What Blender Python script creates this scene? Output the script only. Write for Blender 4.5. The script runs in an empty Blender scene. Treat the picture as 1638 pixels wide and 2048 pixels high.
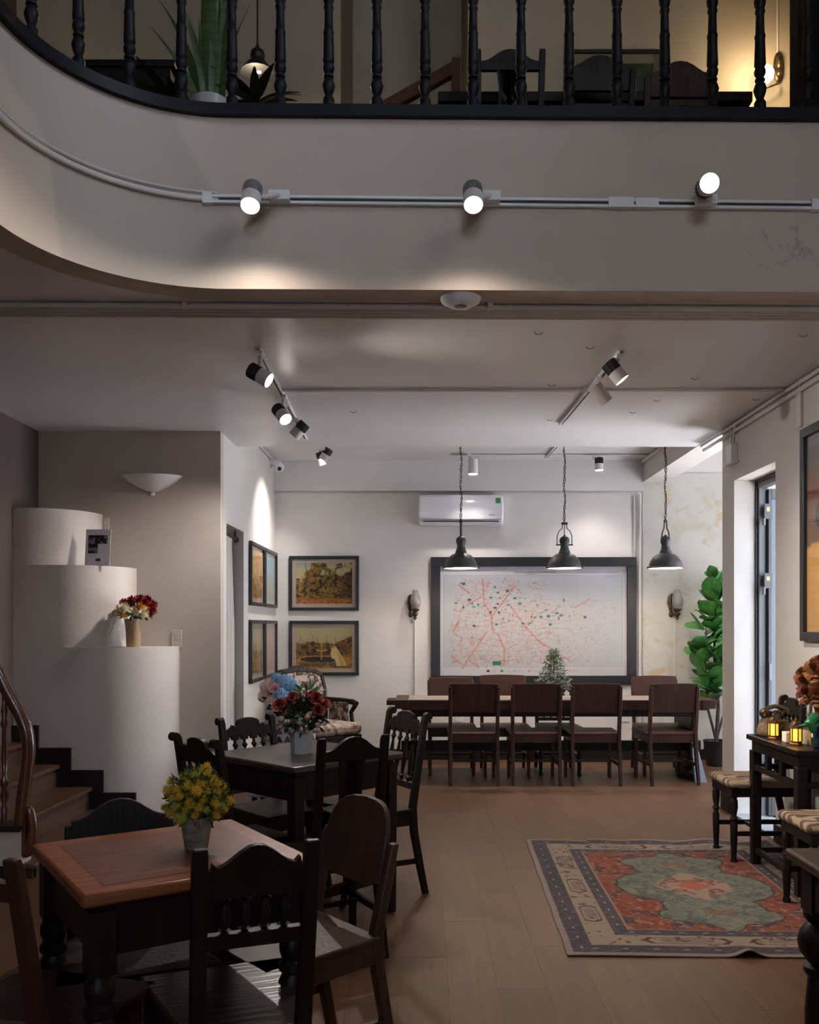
import bpy, math, random
import numpy as np
from mathutils import Matrix, Vector
from math import sin, cos, pi, radians, atan2
random.seed(7)
S = bpy.context.scene
COL = S.collection
# ---------------------------------------------------------------- camera
FPX, CX, CY, CAMZ = 1800.0, 850.0, 1250.0, 1.4      # focal length / vanishing point (pixels), eye height (m)
cam_d = bpy.data.cameras.new('camera'); cam = bpy.data.objects.new('camera', cam_d); COL.objects.link(cam)
cam.location = (0, 0, CAMZ); cam.rotation_euler = (pi/2, 0, 0)
cam_d.sensor_fit = 'HORIZONTAL'; cam_d.sensor_width = 36.0
cam_d.lens = 36.0*FPX/1638.0
cam_d.shift_x = (819.0-CX)/1638.0; cam_d.shift_y = (CY-1024.0)/1638.0
cam_d.clip_start = 0.05
S.camera = cam
# ---------------------------------------------------------------- world and exposure
SKY = 3.6
w = bpy.data.worlds.new('overcast_sky'); S.world = w; w.use_nodes = True
bg = w.node_tree.nodes['Background']; bg.inputs[0].default_value = (0.74, 0.85, 1.0, 1); bg.inputs[1].default_value = SKY
S.view_settings.view_transform = 'Standard'; S.view_settings.look = 'None'
S.view_settings.exposure = 2.5; S.view_settings.gamma = 1.0; S.view_settings.use_curve_mapping = False
S.cycles.use_denoising = True
S.cycles.max_bounces = 8; S.cycles.diffuse_bounces = 5; S.cycles.transparent_max_bounces = 12
S.cycles.sample_clamp_indirect = 4.0; S.cycles.caustics_reflective = False; S.cycles.caustics_refractive = False

sun_d = bpy.data.lights.new('sun', 'SUN'); sun_d.energy = 20.0; sun_d.angle = radians(6); sun_d.color = (1, .99, .97)      # midday sun, added so the pavement outside bounces light onto the ceiling
sun = bpy.data.objects.new('sun', sun_d); COL.objects.link(sun); sun.rotation_euler = (0, radians(9), 0)
LAMP_GAIN = {'spot_beam': 3.4, 'pendant_bulb_light': 1.2, 'globe_light': .5, 'pendant_light': 2.2, 'lantern_light': .6}
def portal(name, loc, rot, sx, sy):
    d = bpy.data.lights.new(name, 'AREA'); d.shape = 'RECTANGLE'; d.size = sx; d.size_y = sy; d.cycles.is_portal = True
    o = bpy.data.objects.new(name, d); COL.objects.link(o); o.location = loc; o.rotation_euler = rot
    return o
# sky portals in the openings (they only guide the sampling of the sky light)
portal('window_daylight', (4.14, 7.75, 1.5), (0, pi/2, 0), 2.2, 1.5)
portal('window_daylight', (2.50, 1.4, 5.9), (0, pi/2, 0), 1.0, 2.0)
portal('window_daylight', (.3, -6.95, 5.4), (pi/2, 0, pi), 1.8, 1.6)
portal('window_daylight', (2.44, 6.22, 1.23), (0, pi/2, 0), 2.46, .78)

def lamp(kind, name, loc, energy, col=(1, .90, .80), size=.05, target=None, spot=60, blend=1., parent=None):
    d = bpy.data.lights.new(name, kind); d.energy = energy*LAMP_GAIN.get(name, 1.); d.color = col
    if kind in ('POINT', 'SPOT'): d.shadow_soft_size = size
    if kind == 'SPOT': d.spot_size = radians(spot); d.spot_blend = blend
    o = bpy.data.objects.new(name, d); COL.objects.link(o); o.location = loc
    if target is not None: o.rotation_euler = (Vector(target)-Vector(loc)).to_track_quat('-Z', 'Y').to_euler()
    if parent is not None: o.parent = parent
    return o
# ---------------------------------------------------------------- helpers
def P(px, py, D): return Vector(((px-CX)/FPX*D, D, CAMZ-(py-CY)/FPX*D))
def sl(c): return tuple(((x/12.92) if x <= .04045 else ((x+.055)/1.055)**2.4) for x in c)
def rgb(r, g, b): return sl((r/255, g/255, b/255))

class MB:
    def __init__(s): s.v = []; s.f = []; s.sm = []
    def add(s, vs, fs, smooth=False):
        o = len(s.v); s.v += [tuple(v) for v in vs]; s.f += [tuple(i+o for i in f) for f in fs]; s.sm += [smooth]*len(fs); return s
    def box(s, x0, x1, y0, y1, z0, z1):
        vs = [(x, y, z) for z in (z0, z1) for y in (y0, y1) for x in (x0, x1)]
        return s.add(vs, [(0, 2, 3, 1), (4, 5, 7, 6), (0, 1, 5, 4), (2, 6, 7, 3), (0, 4, 6, 2), (1, 3, 7, 5)])
    def hexa(s, vs): return s.add(vs, [(0, 2, 3, 1), (4, 5, 7, 6), (0, 1, 5, 4), (2, 6, 7, 3), (0, 4, 6, 2), (1, 3, 7, 5)])
    def lathe(s, prof, c=(0, 0, 0), n=16, smooth=True, cap=True):
        vs = []; fs = []
        for r, z in prof:
            for i in range(n): a = 2*pi*i/n; vs.append((c[0]+r*cos(a), c[1]+r*sin(a), c[2]+z))
        for k in range(len(prof)-1):
            for i in range(n):
                j = (i+1) % n; fs.append((k*n+i, k*n+j, (k+1)*n+j, (k+1)*n+i))
        s.add(vs, fs, smooth)
        if cap:
            o = len(s.v)-len(vs)
            if prof[0][0] > 1e-4: s.f.append(tuple(o+i for i in reversed(range(n)))); s.sm.append(False)
            if prof[-1][0] > 1e-4: s.f.append(tuple(o+(len(prof)-1)*n+i for i in range(n))); s.sm.append(False)
        return s
    def tube(s, pts, r, n=8, smooth=True, cap=True, closed=False):
        pts = [Vector(p) for p in pts]; m = len(pts)
        rs = r if isinstance(r, (list, tuple)) else [r]*m
        vs = []; fs = []; up = None
        for k, p in enumerate(pts):
            if closed: t = pts[(k+1) % m]-pts[k-1]
            else: t = pts[min(k+1, m-1)]-pts[max(k-1, 0)]
            t.normalize()
            if up is None:
                up = Vector((0, 0, 1)) if abs(t.z) < .9 else Vector((1, 0, 0))
            a = t.cross(up)
            if a.length < 1e-5: a = t.cross(Vector((0, 1, 0)))
            a.normalize(); b = t.cross(a); b.normalize(); up = -b if False else up
            up = a.cross(t)
            for i in range(n):
                q = 2*pi*i/n; vs.append(p+a*(cos(q)*rs[k])+up*(sin(q)*rs[k]))
        mm = m if closed else m-1
        for k in range(mm):
            k2 = (k+1) % m
            for i in range(n):
                j = (i+1) % n; fs.append((k*n+i, k*n+j, k2*n+j, k2*n+i))
        s.add(vs, fs, smooth)
        if cap and not closed:
            o = len(s.v)-len(vs); s.f.append(tuple(o+i for i in range(n))); s.f.append(tuple(o+(m-1)*n+i for i in reversed(range(n)))); s.sm += [False, False]
        return s
    def cyl(s, p0, p1, r0, r1=None, n=12): return s.tube([p0, p1], [r0, r0 if r1 is None else r1], n)
    def sweep(s, path):          # path of (x, y, z, wx, wy): horizontal rectangular sections
        vs = []; fs = []
        for x, y, z, a, b in path: vs += [(x-a/2, y-b/2, z), (x+a/2, y-b/2, z), (x+a/2, y+b/2, z), (x-a/2, y+b/2, z)]
        m = len(path)
        for k in range(m-1):
            for i in range(4): j = (i+1) % 4; fs.append((k*4+i, k*4+j, (k+1)*4+j, (k+1)*4+i))
        fs.append((3, 2, 1, 0)); fs.append(tuple((m-1)*4+i for i in range(4)))
        return s.add(vs, fs)
    def prism(s, poly, a0, a1, plane='xz'):
        n = len(poly)
        if plane == 'xz': f = lambda p, a: (p[0], a, p[1])
        elif plane == 'yz': f = lambda p, a: (a, p[0], p[1])
        else: f = lambda p, a: (p[0], p[1], a)
        vs = [f(p, a0) for p in poly]+[f(p, a1) for p in poly]
        fs = [tuple(range(n)), tuple(range(2*n-1, n-1, -1))]+[(i, n+i, n+(i+1) % n, (i+1) % n) for i in range(n)]
        return s.add(vs, fs)
    def sph(s, c, r, n=12, m=8, smooth=True):
        r = r if isinstance(r, (tuple, list)) else (r, r, r); vs = [(c[0], c[1], c[2]-r[2])]; fs = []
        for k in range(1, m):
            th = -pi/2+pi*k/m
            for i in range(n): a = 2*pi*i/n; vs.append((c[0]+r[0]*cos(th)*cos(a), c[1]+r[1]*cos(th)*sin(a), c[2]+r[2]*sin(th)))
        vs.append((c[0], c[1], c[2]+r[2])); T = len(vs)-1
        for i in range(n):
            j = (i+1) % n; fs.append((0, 1+j, 1+i)); fs.append((T, T-n+i, T-n+j))
        for k in range(m-2):
            for i in range(n): j = (i+1) % n; fs.append((1+k*n+i, 1+k*n+j, 1+(k+1)*n+j, 1+(k+1)*n+i))
        return s.add(vs, fs, smooth)
    def merge(s, o, M=None):
        vs = [(M @ Vector(v)) if M is not None else v for v in o.v]; k = len(s.v)
        s.v += [tuple(v) for v in vs]; s.f += [tuple(i+k for i in f) for f in o.f]; s.sm += o.sm; return s
    def map(s, fn): s.v = [tuple(fn(*v)) for v in s.v]; return s
    def weld(s): s.wd = True; return s
    wd = False
    def mesh(s, name, m):
        me = bpy.data.meshes.new(name); me.from_pydata(s.v, [], s.f); me.polygons.foreach_set('use_smooth', s.sm)
        import bmesh
        b = bmesh.new(); b.from_mesh(me)
        if s.wd: bmesh.ops.remove_doubles(b, verts=b.verts, dist=1e-5)
        bmesh.ops.recalc_face_normals(b, faces=b.faces); b.to_mesh(me); b.free()
        me.set_sharp_from_angle(angle=radians(42))
        if m is not None: me.materials.append(m)
        return me
    def build(s, name, m, parent=None, bev=0, loc=None):
        return obj(name, s.mesh(name, m), parent, bev, loc)

def obj(name, me, parent=None, bev=0, loc=None):
    o = bpy.data.objects.new(name, me); COL.objects.link(o)
    if parent is not None: o.parent = parent
    if loc is not None: o.location = loc
    if bev:
        b = o.modifiers.new('bevel', 'BEVEL'); b.width = bev; b.segments = 2; b.limit_method = 'ANGLE'; b.angle_limit = radians(40)
    return o
def tag(o, label, cat, group=None):
    o['label'] = label; o['category'] = cat
    if group: o['group'] = group
    return o
def thing(name, label, cat, loc=(0, 0, 0), rz=0, group=None):
    o = bpy.data.objects.new(name, None); COL.objects.link(o); o.location = loc; o.rotation_euler = (0, 0, rz); o.empty_display_size = .1
    return tag(o, label, cat, group)
def struct(o): o['kind'] = 'structure'; return o
def dup(o, loc, rz=None, label=None, group=None, parent=None):
    c = o.copy(); COL.objects.link(c)
    if parent is None:
        c.location = loc
        if rz is not None: c.rotation_euler = (0, 0, rz)
        if label: c['label'] = label
        if group: c['group'] = group
    else: c.parent = parent
    for ch in list(o.children): dup(ch, None, parent=c)
    return c
def face(dx, dy): return atan2(-dx, dy)
# ---------------------------------------------------------------- materials
def newmat(name):
    m = bpy.data.materials.new(name); m.use_nodes = True; nt = m.node_tree
    return m, nt, nt.nodes['Principled BSDF']
def M(name, col, rough=.5, metal=0., spec=.5, coat=0., emit=None, es=0., trans=0., bump=None, alpha=1.):
    m, nt, b = newmat(name); i = b.inputs
    i['Base Color'].default_value = (*col, 1); i['Roughness'].default_value = rough; i['Metallic'].default_value = metal
    i['Specular IOR Level'].default_value = spec; i['Coat Weight'].default_value = coat; i['Coat Roughness'].default_value = .1
    i['Transmission Weight'].default_value = trans; i['Alpha'].default_value = alpha
    if emit: i['Emission Color'].default_value = (*emit, 1); i['Emission Strength'].default_value = es
    if bump: addbump(nt, b, bump[0], bump[1])
    return m
def addbump(nt, b, scale, strength, vec=None, detail=4):
    n = nt.nodes.new('ShaderNodeTexNoise'); n.inputs['Scale'].default_value = scale; n.inputs['Detail'].default_value = detail
    tc = nt.nodes.new('ShaderNodeTexCoord'); nt.links.new(vec or tc.outputs['Object'], n.inputs['Vector'])
    bp = nt.nodes.new('ShaderNodeBump'); bp.inputs['Strength'].default_value = strength; bp.inputs['Distance'].default_value = .02
    nt.links.new(n.outputs['Fac'], bp.inputs['Height']); nt.links.new(bp.outputs['Normal'], b.inputs['Normal'])
def noisecol(nt, stops, scale, stretch=(1, 1, 1), detail=6, dist=0., coord='Object', rough=.6):
    tc = nt.nodes.new('ShaderNodeTexCoord'); mp = nt.nodes.new('ShaderNodeMapping'); mp.inputs['Scale'].default_value = stretch
    nt.links.new(tc.outputs[coord], mp.inputs['Vector'])
    n = nt.nodes.new('ShaderNodeTexNoise'); n.inputs['Scale'].default_value = scale; n.inputs['Detail'].default_value = detail
    n.inputs['Distortion'].default_value = dist; n.inputs['Roughness'].default_value = rough
    nt.links.new(mp.outputs[0], n.inputs['Vector'])
    r = nt.nodes.new('ShaderNodeValToRGB'); e = r.color_ramp.elements
    while len(e) < len(stops): e.new(.5)
    for k, (p, c) in enumerate(stops): e[k].position = p; e[k].color = (*c, 1)
    nt.links.new(n.outputs['Fac'], r.inputs[0])
    return r.outputs[0], mp.outputs[0]
def MN(name, stops, scale, stretch=(1, 1, 1), rough=.5, spec=.5, coat=0., bump=None, dist=0., detail=6, coord='Object', metal=0.):
    m, nt, b = newmat(name); c, v = noisecol(nt, stops, scale, stretch, detail, dist, coord)
    nt.links.new(c, b.inputs['Base Color']); b.inputs['Roughness'].default_value = rough; b.inputs['Specular IOR Level'].default_value = spec
    b.inputs['Coat Weight'].default_value = coat; b.inputs['Coat Roughness'].default_value = .12; b.inputs['Metallic'].default_value = metal
    if bump: addbump(nt, b, bump[0], bump[1], v if len(bump) > 2 else None)
    return m
def wood(name, dark, light, rough=.4, coat=0., axis='z', scale=6, spec=.5):
    st = {'x': (.08, 1, 1), 'y': (1, .08, 1), 'z': (1, 1, .08)}[axis]
    return MN(name, [(.3, dark), (.7, light)], scale*3, st, rough, spec, coat, (60, .12, 1), dist=.6)

def plaster(name, a, b_, rough=.7, spec=.3, scale=1.3, bump=.06):
    return MN(name, [(.3, a), (.7, b_)], scale, rough=rough, spec=spec, bump=(26, bump))
m_wall = plaster('plaster_white', (.54, .505, .475), (.60, .57, .54))
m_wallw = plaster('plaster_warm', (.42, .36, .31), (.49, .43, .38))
m_fascia_base = (.52, .49, .46)
m_ceil = plaster('ceiling_paint', (.62, .60, .60), (.68, .66, .66), rough=.38, spec=.5, bump=.05)
m_up = plaster('plaster_upstairs', (.34, .275, .20), (.39, .325, .245))
m_black = M('black_frame', (.012, .012, .014), .35)
m_iron = M('dark_iron', (.016, .016, .018), .45, .3)
m_white = M('white_plastic', (.72, .72, .74), .4)
m_cond = M('conduit_plastic', (.60, .57, .54), .5)
m_grey = M('grey_metal', (.22, .22, .23), .4, .6)
m_fin2 = M('grey_heatsink', (.22, .21, .21), .5, .2)
m_fin = M('dark_heatsink', (.05, .05, .055), .5, .4)
m_dark = wood('wood_dark', (.0075, .005, .0045), (.016, .0105, .009), .42, spec=.18)
m_dark2 = wood('wood_dark_cool', (.010, .008, .0085), (.016, .012, .012), .45, spec=.15)
m_mahog = wood('wood_mahogany', (.032, .0115, .0085), (.058, .023, .017), .45, spec=.2)
m_brown = wood('wood_brown', (.034, .017, .012), (.062, .031, .022), .42, spec=.3)
m_rail = wood('wood_rail', (.055, .014, .008), (.10, .028, .014), .18, coat=.6)
m_stair = wood('wood_stair', (.050, .022, .012), (.095, .045, .025), .35, axis='y')
m_riser = wood('wood_riser', (.040, .018, .011), (.070, .034, .020), .45, axis='y')
m_top_in = wood('tabletop_inner', (.085, .028, .017), (.155, .056, .033), .34, axis='x', spec=.2)
m_top_ed = wood('tabletop_edge', (.15, .042, .016), (.23, .075, .028), .3, axis='x', spec=.28)
m_ttdark = wood('tabletop_dark', (.022, .014, .012), (.05, .032, .026), .3, axis='x')
m_long = wood('tabletop_weathered', (.16, .12, .10), (.32, .26, .22), .4, axis='x')
m_skirt = M('skirting_dark', (.010, .0065, .007), .5, spec=.3)
m_bal = M('baluster_paint', (.007, .0072, .0105), .5, spec=.2)
m_glow = M('lamp_glow', (1, 1, 1), .5, emit=(1, .93, .9), es=6)
m_glow_w = M('bulb_warm', (1, 1, 1), .5, emit=(1, .8, .55), es=2.2)
m_inner = M('shade_inner', (.85, .82, .76), .4)
m_glassy = M('frosted_glass', (.55, .54, .52), .2, trans=.6)
m_brass = MN('aged_brass', [(.35, (.06, .04, .022)), (.7, (.20, .135, .07))], 40, rough=.38, metal=.85)
m_leaf = MN('leaf_green', [(.3, (.03, .13, .03)), (.7, (.09, .27, .065))], 9, rough=.35)
m_leafd = MN('leaf_dark', [(.3, (.008, .022, .012)), (.7, (.025, .055, .022))], 9, rough=.4)
m_trunk = M('plant_stem', (.05, .04, .035), .7, bump=(30, .4))
m_potblack = M('black_pot', (.012, .013, .016), .4)
def pane_mat():
    m = bpy.data.materials.new('picture_glass'); m.use_nodes = True; nt = m.node_tree; nt.nodes.clear()
    o = nt.nodes.new('ShaderNodeOutputMaterial'); mx = nt.nodes.new('ShaderNodeMixShader'); f = nt.nodes.new('ShaderNodeLayerWeight'); f.inputs[0].default_value = .5
    t = nt.nodes.new('ShaderNodeBsdfTransparent'); g = nt.nodes.new('ShaderNodeBsdfGlossy'); g.inputs['Roughness'].default_value = .02
    pw = nt.nodes.new('ShaderNodeMath'); pw.operation = 'POWER'; pw.inputs[1].default_value = 5; ma = nt.nodes.new('ShaderNodeMath'); ma.operation = 'MULTIPLY_ADD'; ma.inputs[1].default_value = .85; ma.inputs[2].default_value = .045
    nt.links.new(f.outputs['Facing'], pw.inputs[0]); nt.links.new(pw.outputs[0], ma.inputs[0]); nt.links.new(ma.outputs[0], mx.inputs[0])
    nt.links.new(t.outputs[0], mx.inputs[1]); nt.links.new(g.outputs[0], mx.inputs[2]); nt.links.new(mx.outputs[0], o.inputs[0])
    return m
m_pane = pane_mat()
def vcol_mat(name, rough=.7, spec=.3, bump=None):
    m, nt, b = newmat(name); a = nt.nodes.new('ShaderNodeVertexColor'); a.layer_name = 'print'
    nt.links.new(a.outputs[0], b.inputs['Base Color']); b.inputs['Roughness'].default_value = rough; b.inputs['Specular IOR Level'].default_value = spec
    if bump: addbump(nt, b, *bump)
    return m
m_print = vcol_mat('printed_paper'); m_rugm = vcol_mat('rug_weave', .95, .1, (260, .5)); m_cloth = vcol_mat('printed_cloth', .9, .15, (180, .4))

class Img:                         # a little raster painter: prints end up as colour attributes
    def __init__(s, w, h, c):
        s.w = w; s.h = h; s.a = np.zeros((h, w, 3)); s.a[:] = c
        s.X, s.Y = np.meshgrid((np.arange(w)+.5)/w, (np.arange(h)+.5)/h)      # y runs down
    def mask(s, m, c, al=1.):
        m = (np.clip(m, 0, 1)*al)[..., None]; s.a = s.a*(1-m)+np.array(c)*m
    def rect(s, x0, y0, x1, y1, c, al=1.): s.mask(((s.X >= x0) & (s.X <= x1) & (s.Y >= y0) & (s.Y <= y1)).astype(float), c, al)
    def ell(s, x, y, rx, ry, c, al=1., soft=.0):
        d = np.sqrt(((s.X-x)/rx)**2+((s.Y-y)/ry)**2); s.mask((d < 1).astype(float) if soft == 0 else np.clip((1-d)/soft, 0, 1), c, al)
    def line(s, x0, y0, x1, y1, wd, c, al=1.):
        asp = s.h/s.w; dx, dy = x1-x0, (y1-y0)*asp; L = dx*dx+dy*dy+1e-12
        pad = wd*2+2.0/s.w
        ix0 = max(0, int((min(x0, x1)-pad)*s.w)); ix1 = min(s.w, int((max(x0, x1)+pad)*s.w)+2)
        iy0 = max(0, int((min(y0, y1)-pad/asp)*s.h)); iy1 = min(s.h, int((max(y0, y1)+pad/asp)*s.h)+2)
        if ix0 >= ix1 or iy0 >= iy1: return
        X = s.X[iy0:iy1, ix0:ix1]; Y = s.Y[iy0:iy1, ix0:ix1]
        t = np.clip(((X-x0)*dx+(Y-y0)*asp*dy)/L, 0, 1); d = np.sqrt((X-x0-t*dx)**2+((Y-y0)*asp-t*dy)**2)
        m = (np.clip((wd-d)*s.w+.5, 0, 1)*al)[..., None]
        s.a[iy0:iy1, ix0:ix1] = s.a[iy0:iy1, ix0:ix1]*(1-m)+np.array(c)*m
    def poly(s, pts, c, al=1.):
        ins = np.zeros((s.h, s.w), bool); n = len(pts)
        for i in range(n):
            x0, y0 = pts[i]; x1, y1 = pts[(i+1) % n]
            if y0 == y1: continue
            ins ^= ((s.Y >= min(y0, y1)) & (s.Y < max(y0, y1)) & (s.X < x0+(s.Y-y0)*(x1-x0)/(y1-y0)))
        s.mask(ins.astype(float), c, al)
    def noise(s, fx, fy, seed, oct=3):
        r = np.random.RandomState(seed); out = np.zeros((s.h, s.w)); amp = 1; tot = 0
        for o in range(oct):
            gx, gy = int(fx*2**o)+2, int(fy*2**o)+2; g = r.rand(gy, gx)
            u = s.X*(gx-1.001); v = s.Y*(gy-1.001); i = u.astype(int); j = v.astype(int); fu = u-i; fv = v-j
            fu = fu*fu*(3-2*fu); fv = fv*fv*(3-2*fv)
            out += amp*((g[j, i]*(1-fu)+g[j, i+1]*fu)*(1-fv)+(g[j+1, i]*(1-fu)+g[j+1, i+1]*fu)*fv); tot += amp; amp *= .55
        return out/tot
def sheet(name, im, fn, m, parent):
    """a mesh sheet of im.w x im.h points, fn(X, Y down) -> arrays x, y, z"""
    x, y, z = fn(np.linspace(0, 1, im.w)[None, :].repeat(im.h, 0), np.linspace(0, 1, im.h)[:, None].repeat(im.w, 1))
    co = np.stack([np.broadcast_to(x, im.X.shape), np.broadcast_to(y, im.X.shape), np.broadcast_to(z, im.X.shape)], -1).reshape(-1, 3)
    me = bpy.data.meshes.new(name); W, H = im.w, im.h
    idx = np.arange(W*H).reshape(H, W); q = np.stack([idx[1:, :-1], idx[1:, 1:], idx[:-1, 1:], idx[:-1, :-1]], -1).reshape(-1, 4)
    me.vertices.add(W*H); me.vertices.foreach_set('co', co.ravel().astype(np.float32))
    me.loops.add(q.size); me.loops.foreach_set('vertex_index', q.ravel().astype(np.int32))
    me.polygons.add(len(q)); me.polygons.foreach_set('loop_start', np.arange(0, q.size, 4, dtype=np.int32))
    me.update(calc_edges=True); me.validate()
    me.polygons.foreach_set('use_smooth', np.ones(len(q), bool))
    c = np.clip(im.a, 0, 1); c = np.where(c <= .04045, c/12.92, ((c+.055)/1.055)**2.4).reshape(-1, 3)
    at = me.color_attributes.new('print', 'FLOAT_COLOR', 'POINT'); at.data.foreach_set('color', np.concatenate([c, np.ones((len(c), 1))], 1).ravel().astype(np.float32))
    me.materials.append(m)
    return obj(name, me, parent)
# ================================================================ THE SETTING
XL, XR, XP = -2.95, 2.27, -1.56          # stair wall, right wall, wall with the small pictures
DB, DF, DS = 9.37, 6.87, 7.43            # back wall, stair-side front wall / pier end, ceiling step
H1, H2, HU, HT = 2.875, 3.10, 3.60, 7.0  # lower ceiling, recess ceiling, upper floor, top
REAR = -7.0
def sbox(name, m, *b): return struct(MB().box(*b).build(name, m))
# floor: sub-floor with loose-laid wood planks on it
m_sub = M('floor_joint', (.040, .025, .016), .8)
floor = sbox('floor', m_sub, XL-.2, 4.2, REAR, DB+.2, -.1, -.004)
m_fl, nt, b = newmat('floor_planks')
oi = nt.nodes.new('ShaderNodeObjectInfo'); rp = nt.nodes.new('ShaderNodeValToRGB'); e = rp.color_ramp.elements
e[0].color = (.088, .041, .020, 1); e[1].color = (.107, .052, .027, 1); e.new(.5).color = (.097, .046, .0235, 1)
nt.links.new(oi.outputs['Random'], rp.inputs[0])
tc = nt.nodes.new('ShaderNodeTexCoord'); mp = nt.nodes.new('ShaderNodeMapping'); mp.inputs['Scale'].default_value = (1, .06, 1); nt.links.new(tc.outputs['Object'], mp.inputs[0])
ad = nt.nodes.new('ShaderNodeVectorMath'); ad.operation = 'ADD'; nt.links.new(mp.outputs[0], ad.inputs[0]); nt.links.new(oi.outputs['Location'], ad.inputs[1])
n = nt.nodes.new('ShaderNodeTexNoise'); n.inputs['Scale'].default_value = 34; n.inputs['Detail'].default_value = 6; nt.links.new(ad.outputs[0], n.inputs['Vector'])
mr = nt.nodes.new('ShaderNodeMapRange'); mr.inputs[3].default_value = .70; mr.inputs[4].default_value = 1.28; nt.links.new(n.outputs['Fac'], mr.inputs[0])
mx = nt.nodes.new('ShaderNodeMix'); mx.data_type = 'RGBA'; mx.blend_type = 'MULTIPLY'; mx.inputs[0].default_value = 1
nt.links.new(rp.outputs[0], mx.inputs[6]); nt.links.new(mr.outputs[0], mx.inputs[7]); nt.links.new(mx.outputs[2], b.inputs['Base Color'])
b.inputs['Roughness'].default_value = .45; b.inputs['Specular IOR Level'].default_value = .22; addbump(nt, b, 50, .05, mp.outputs[0])
PW, PL = .19, 1.25
pm = MB().box(-PW/2+.0005, PW/2-.0005, -PL/2+.0005, PL/2-.0005, -.004, 0).mesh('plank', m_fl)
i = 0; x = XL+PW/2
while x < 4.1:
    y = .6+PL*((i*.37) % 1)-PL/2
    while y < DB+PL/2:
        if not (x > XR+.25 and y < 6.3) and not (x < XL+.05 and False):
            o = obj('plank', pm, floor); o.location = (x, y, 0)
        y += PL
    x += PW; i += 1
for k in range(6): pass

# walls of the ground floor
sbox('wall_back', plaster('plaster_back', (.64, .615, .60), (.70, .675, .66)), XP-.2, 4.2, DB, DB+.2, 0, 3.5)
m_stain, nt, b = newmat('plaster_stained')
c1, v1 = noisecol(nt, [(.25, (.50, .49, .455)), (.75, (.57, .555, .525))], 1.2)
c2, v2 = noisecol(nt, [(.52, (0, 0, 0)), (.72, (1, 1, 1))], 2.6, dist=1.2, detail=8)
c3, v3 = noisecol(nt, [(.58, (0, 0, 0)), (.66, (1, 1, 1))], 5.5, dist=.6, detail=7)
mx = nt.nodes.new('ShaderNodeMix'); mx.data_type = 'RGBA'; nt.links.new(c1, mx.inputs[6]); mx.inputs[7].default_value = (.43, .39, .27, 1)
s1 = nt.nodes.new('ShaderNodeMath'); s1.operation = 'MULTIPLY'; s1.inputs[1].default_value = .75; nt.links.new(c2, s1.inputs[0]); nt.links.new(s1.outputs[0], mx.inputs[0])
mx2 = nt.nodes.new('ShaderNodeMix'); mx2.data_type = 'RGBA'; nt.links.new(mx.outputs[2], mx2.inputs[6]); mx2.inputs[7].default_value = (.48, .31, .12, 1)
s2 = nt.nodes.new('ShaderNodeMath'); s2.operation = 'MULTIPLY'; s2.inputs[1].default_value = .55; nt.links.new(c3, s2.inputs[0]); nt.links.new(s2.outputs[0], mx2.inputs[0])
nt.links.new(mx2.outputs[2], b.inputs['Base Color']); b.inputs['Roughness'].default_value = .8; addbump(nt, b, 14, .12)
sbox('wall_alcove', m_stain, 2.26, 4.2, DB-.012, DB, 0, 2.98)
sbox('wall_alcove_right', m_wall, 4.15, 4.35, 6.6, 7.0, 0, 3.5)
sbox('wall_alcove_right', m_wall, 4.15, 4.35, 8.5, DB+.2, 0, 3.5)
sbox('wall_alcove_right', m_wall, 4.15, 4.35, 7.0, 8.5, 0, .4)
sbox('wall_alcove_right', m_wall, 4.15, 4.35, 7.0, 8.5, 2.6, 3.5)
sbox('wall_alcove_front', m_wall, 2.5, 4.35, 6.62, DF, 0, 3.5)
sbox('ceiling_alcove', m_ceil, XR+.25, 4.35, DF-.2, DB+.2, 3.3, 3.5)
wn = struct(MB().box(4.2, 4.25, 7.0, 7.04, .4, 2.6).box(4.2, 4.25, 8.46, 8.5, .4, 2.6).box(4.2, 4.25, 7.0, 8.5, .4, .44).box(4.2, 4.25, 7.0, 8.5, 2.56, 2.6).box(4.2, 4.25, 7.73, 7.77, .4, 2.6).build('window_1', m_grey))  # alcove window out of view, added as a daylight source
# wall with the small pictures and its curtained doorway
XQ = XP-.16
g = MB().box(XQ, XP, DF+.1, 7.07, 0, H2+.1).box(XQ, XP, 7.74, DB, 0, H2+.1).box(XQ, XP, 7.07, 7.74, 2.2, H2+.1)
struct(g.build('wall_left', m_wall))
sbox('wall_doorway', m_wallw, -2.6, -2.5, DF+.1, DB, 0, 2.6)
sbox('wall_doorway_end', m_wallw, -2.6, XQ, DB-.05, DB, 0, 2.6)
sbox('ceiling_doorway', m_ceil, -2.6, XQ, DF+.1, DB, 2.55, 2.65)
# stair side: wall facing the room, side wall
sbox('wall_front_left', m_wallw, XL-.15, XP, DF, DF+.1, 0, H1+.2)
sbox('wall_stair', plaster('plaster_taupe', (.085, .060, .052), (.11, .08, .07)), XL-.15, XL, REAR, DF, 0, HT)
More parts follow.
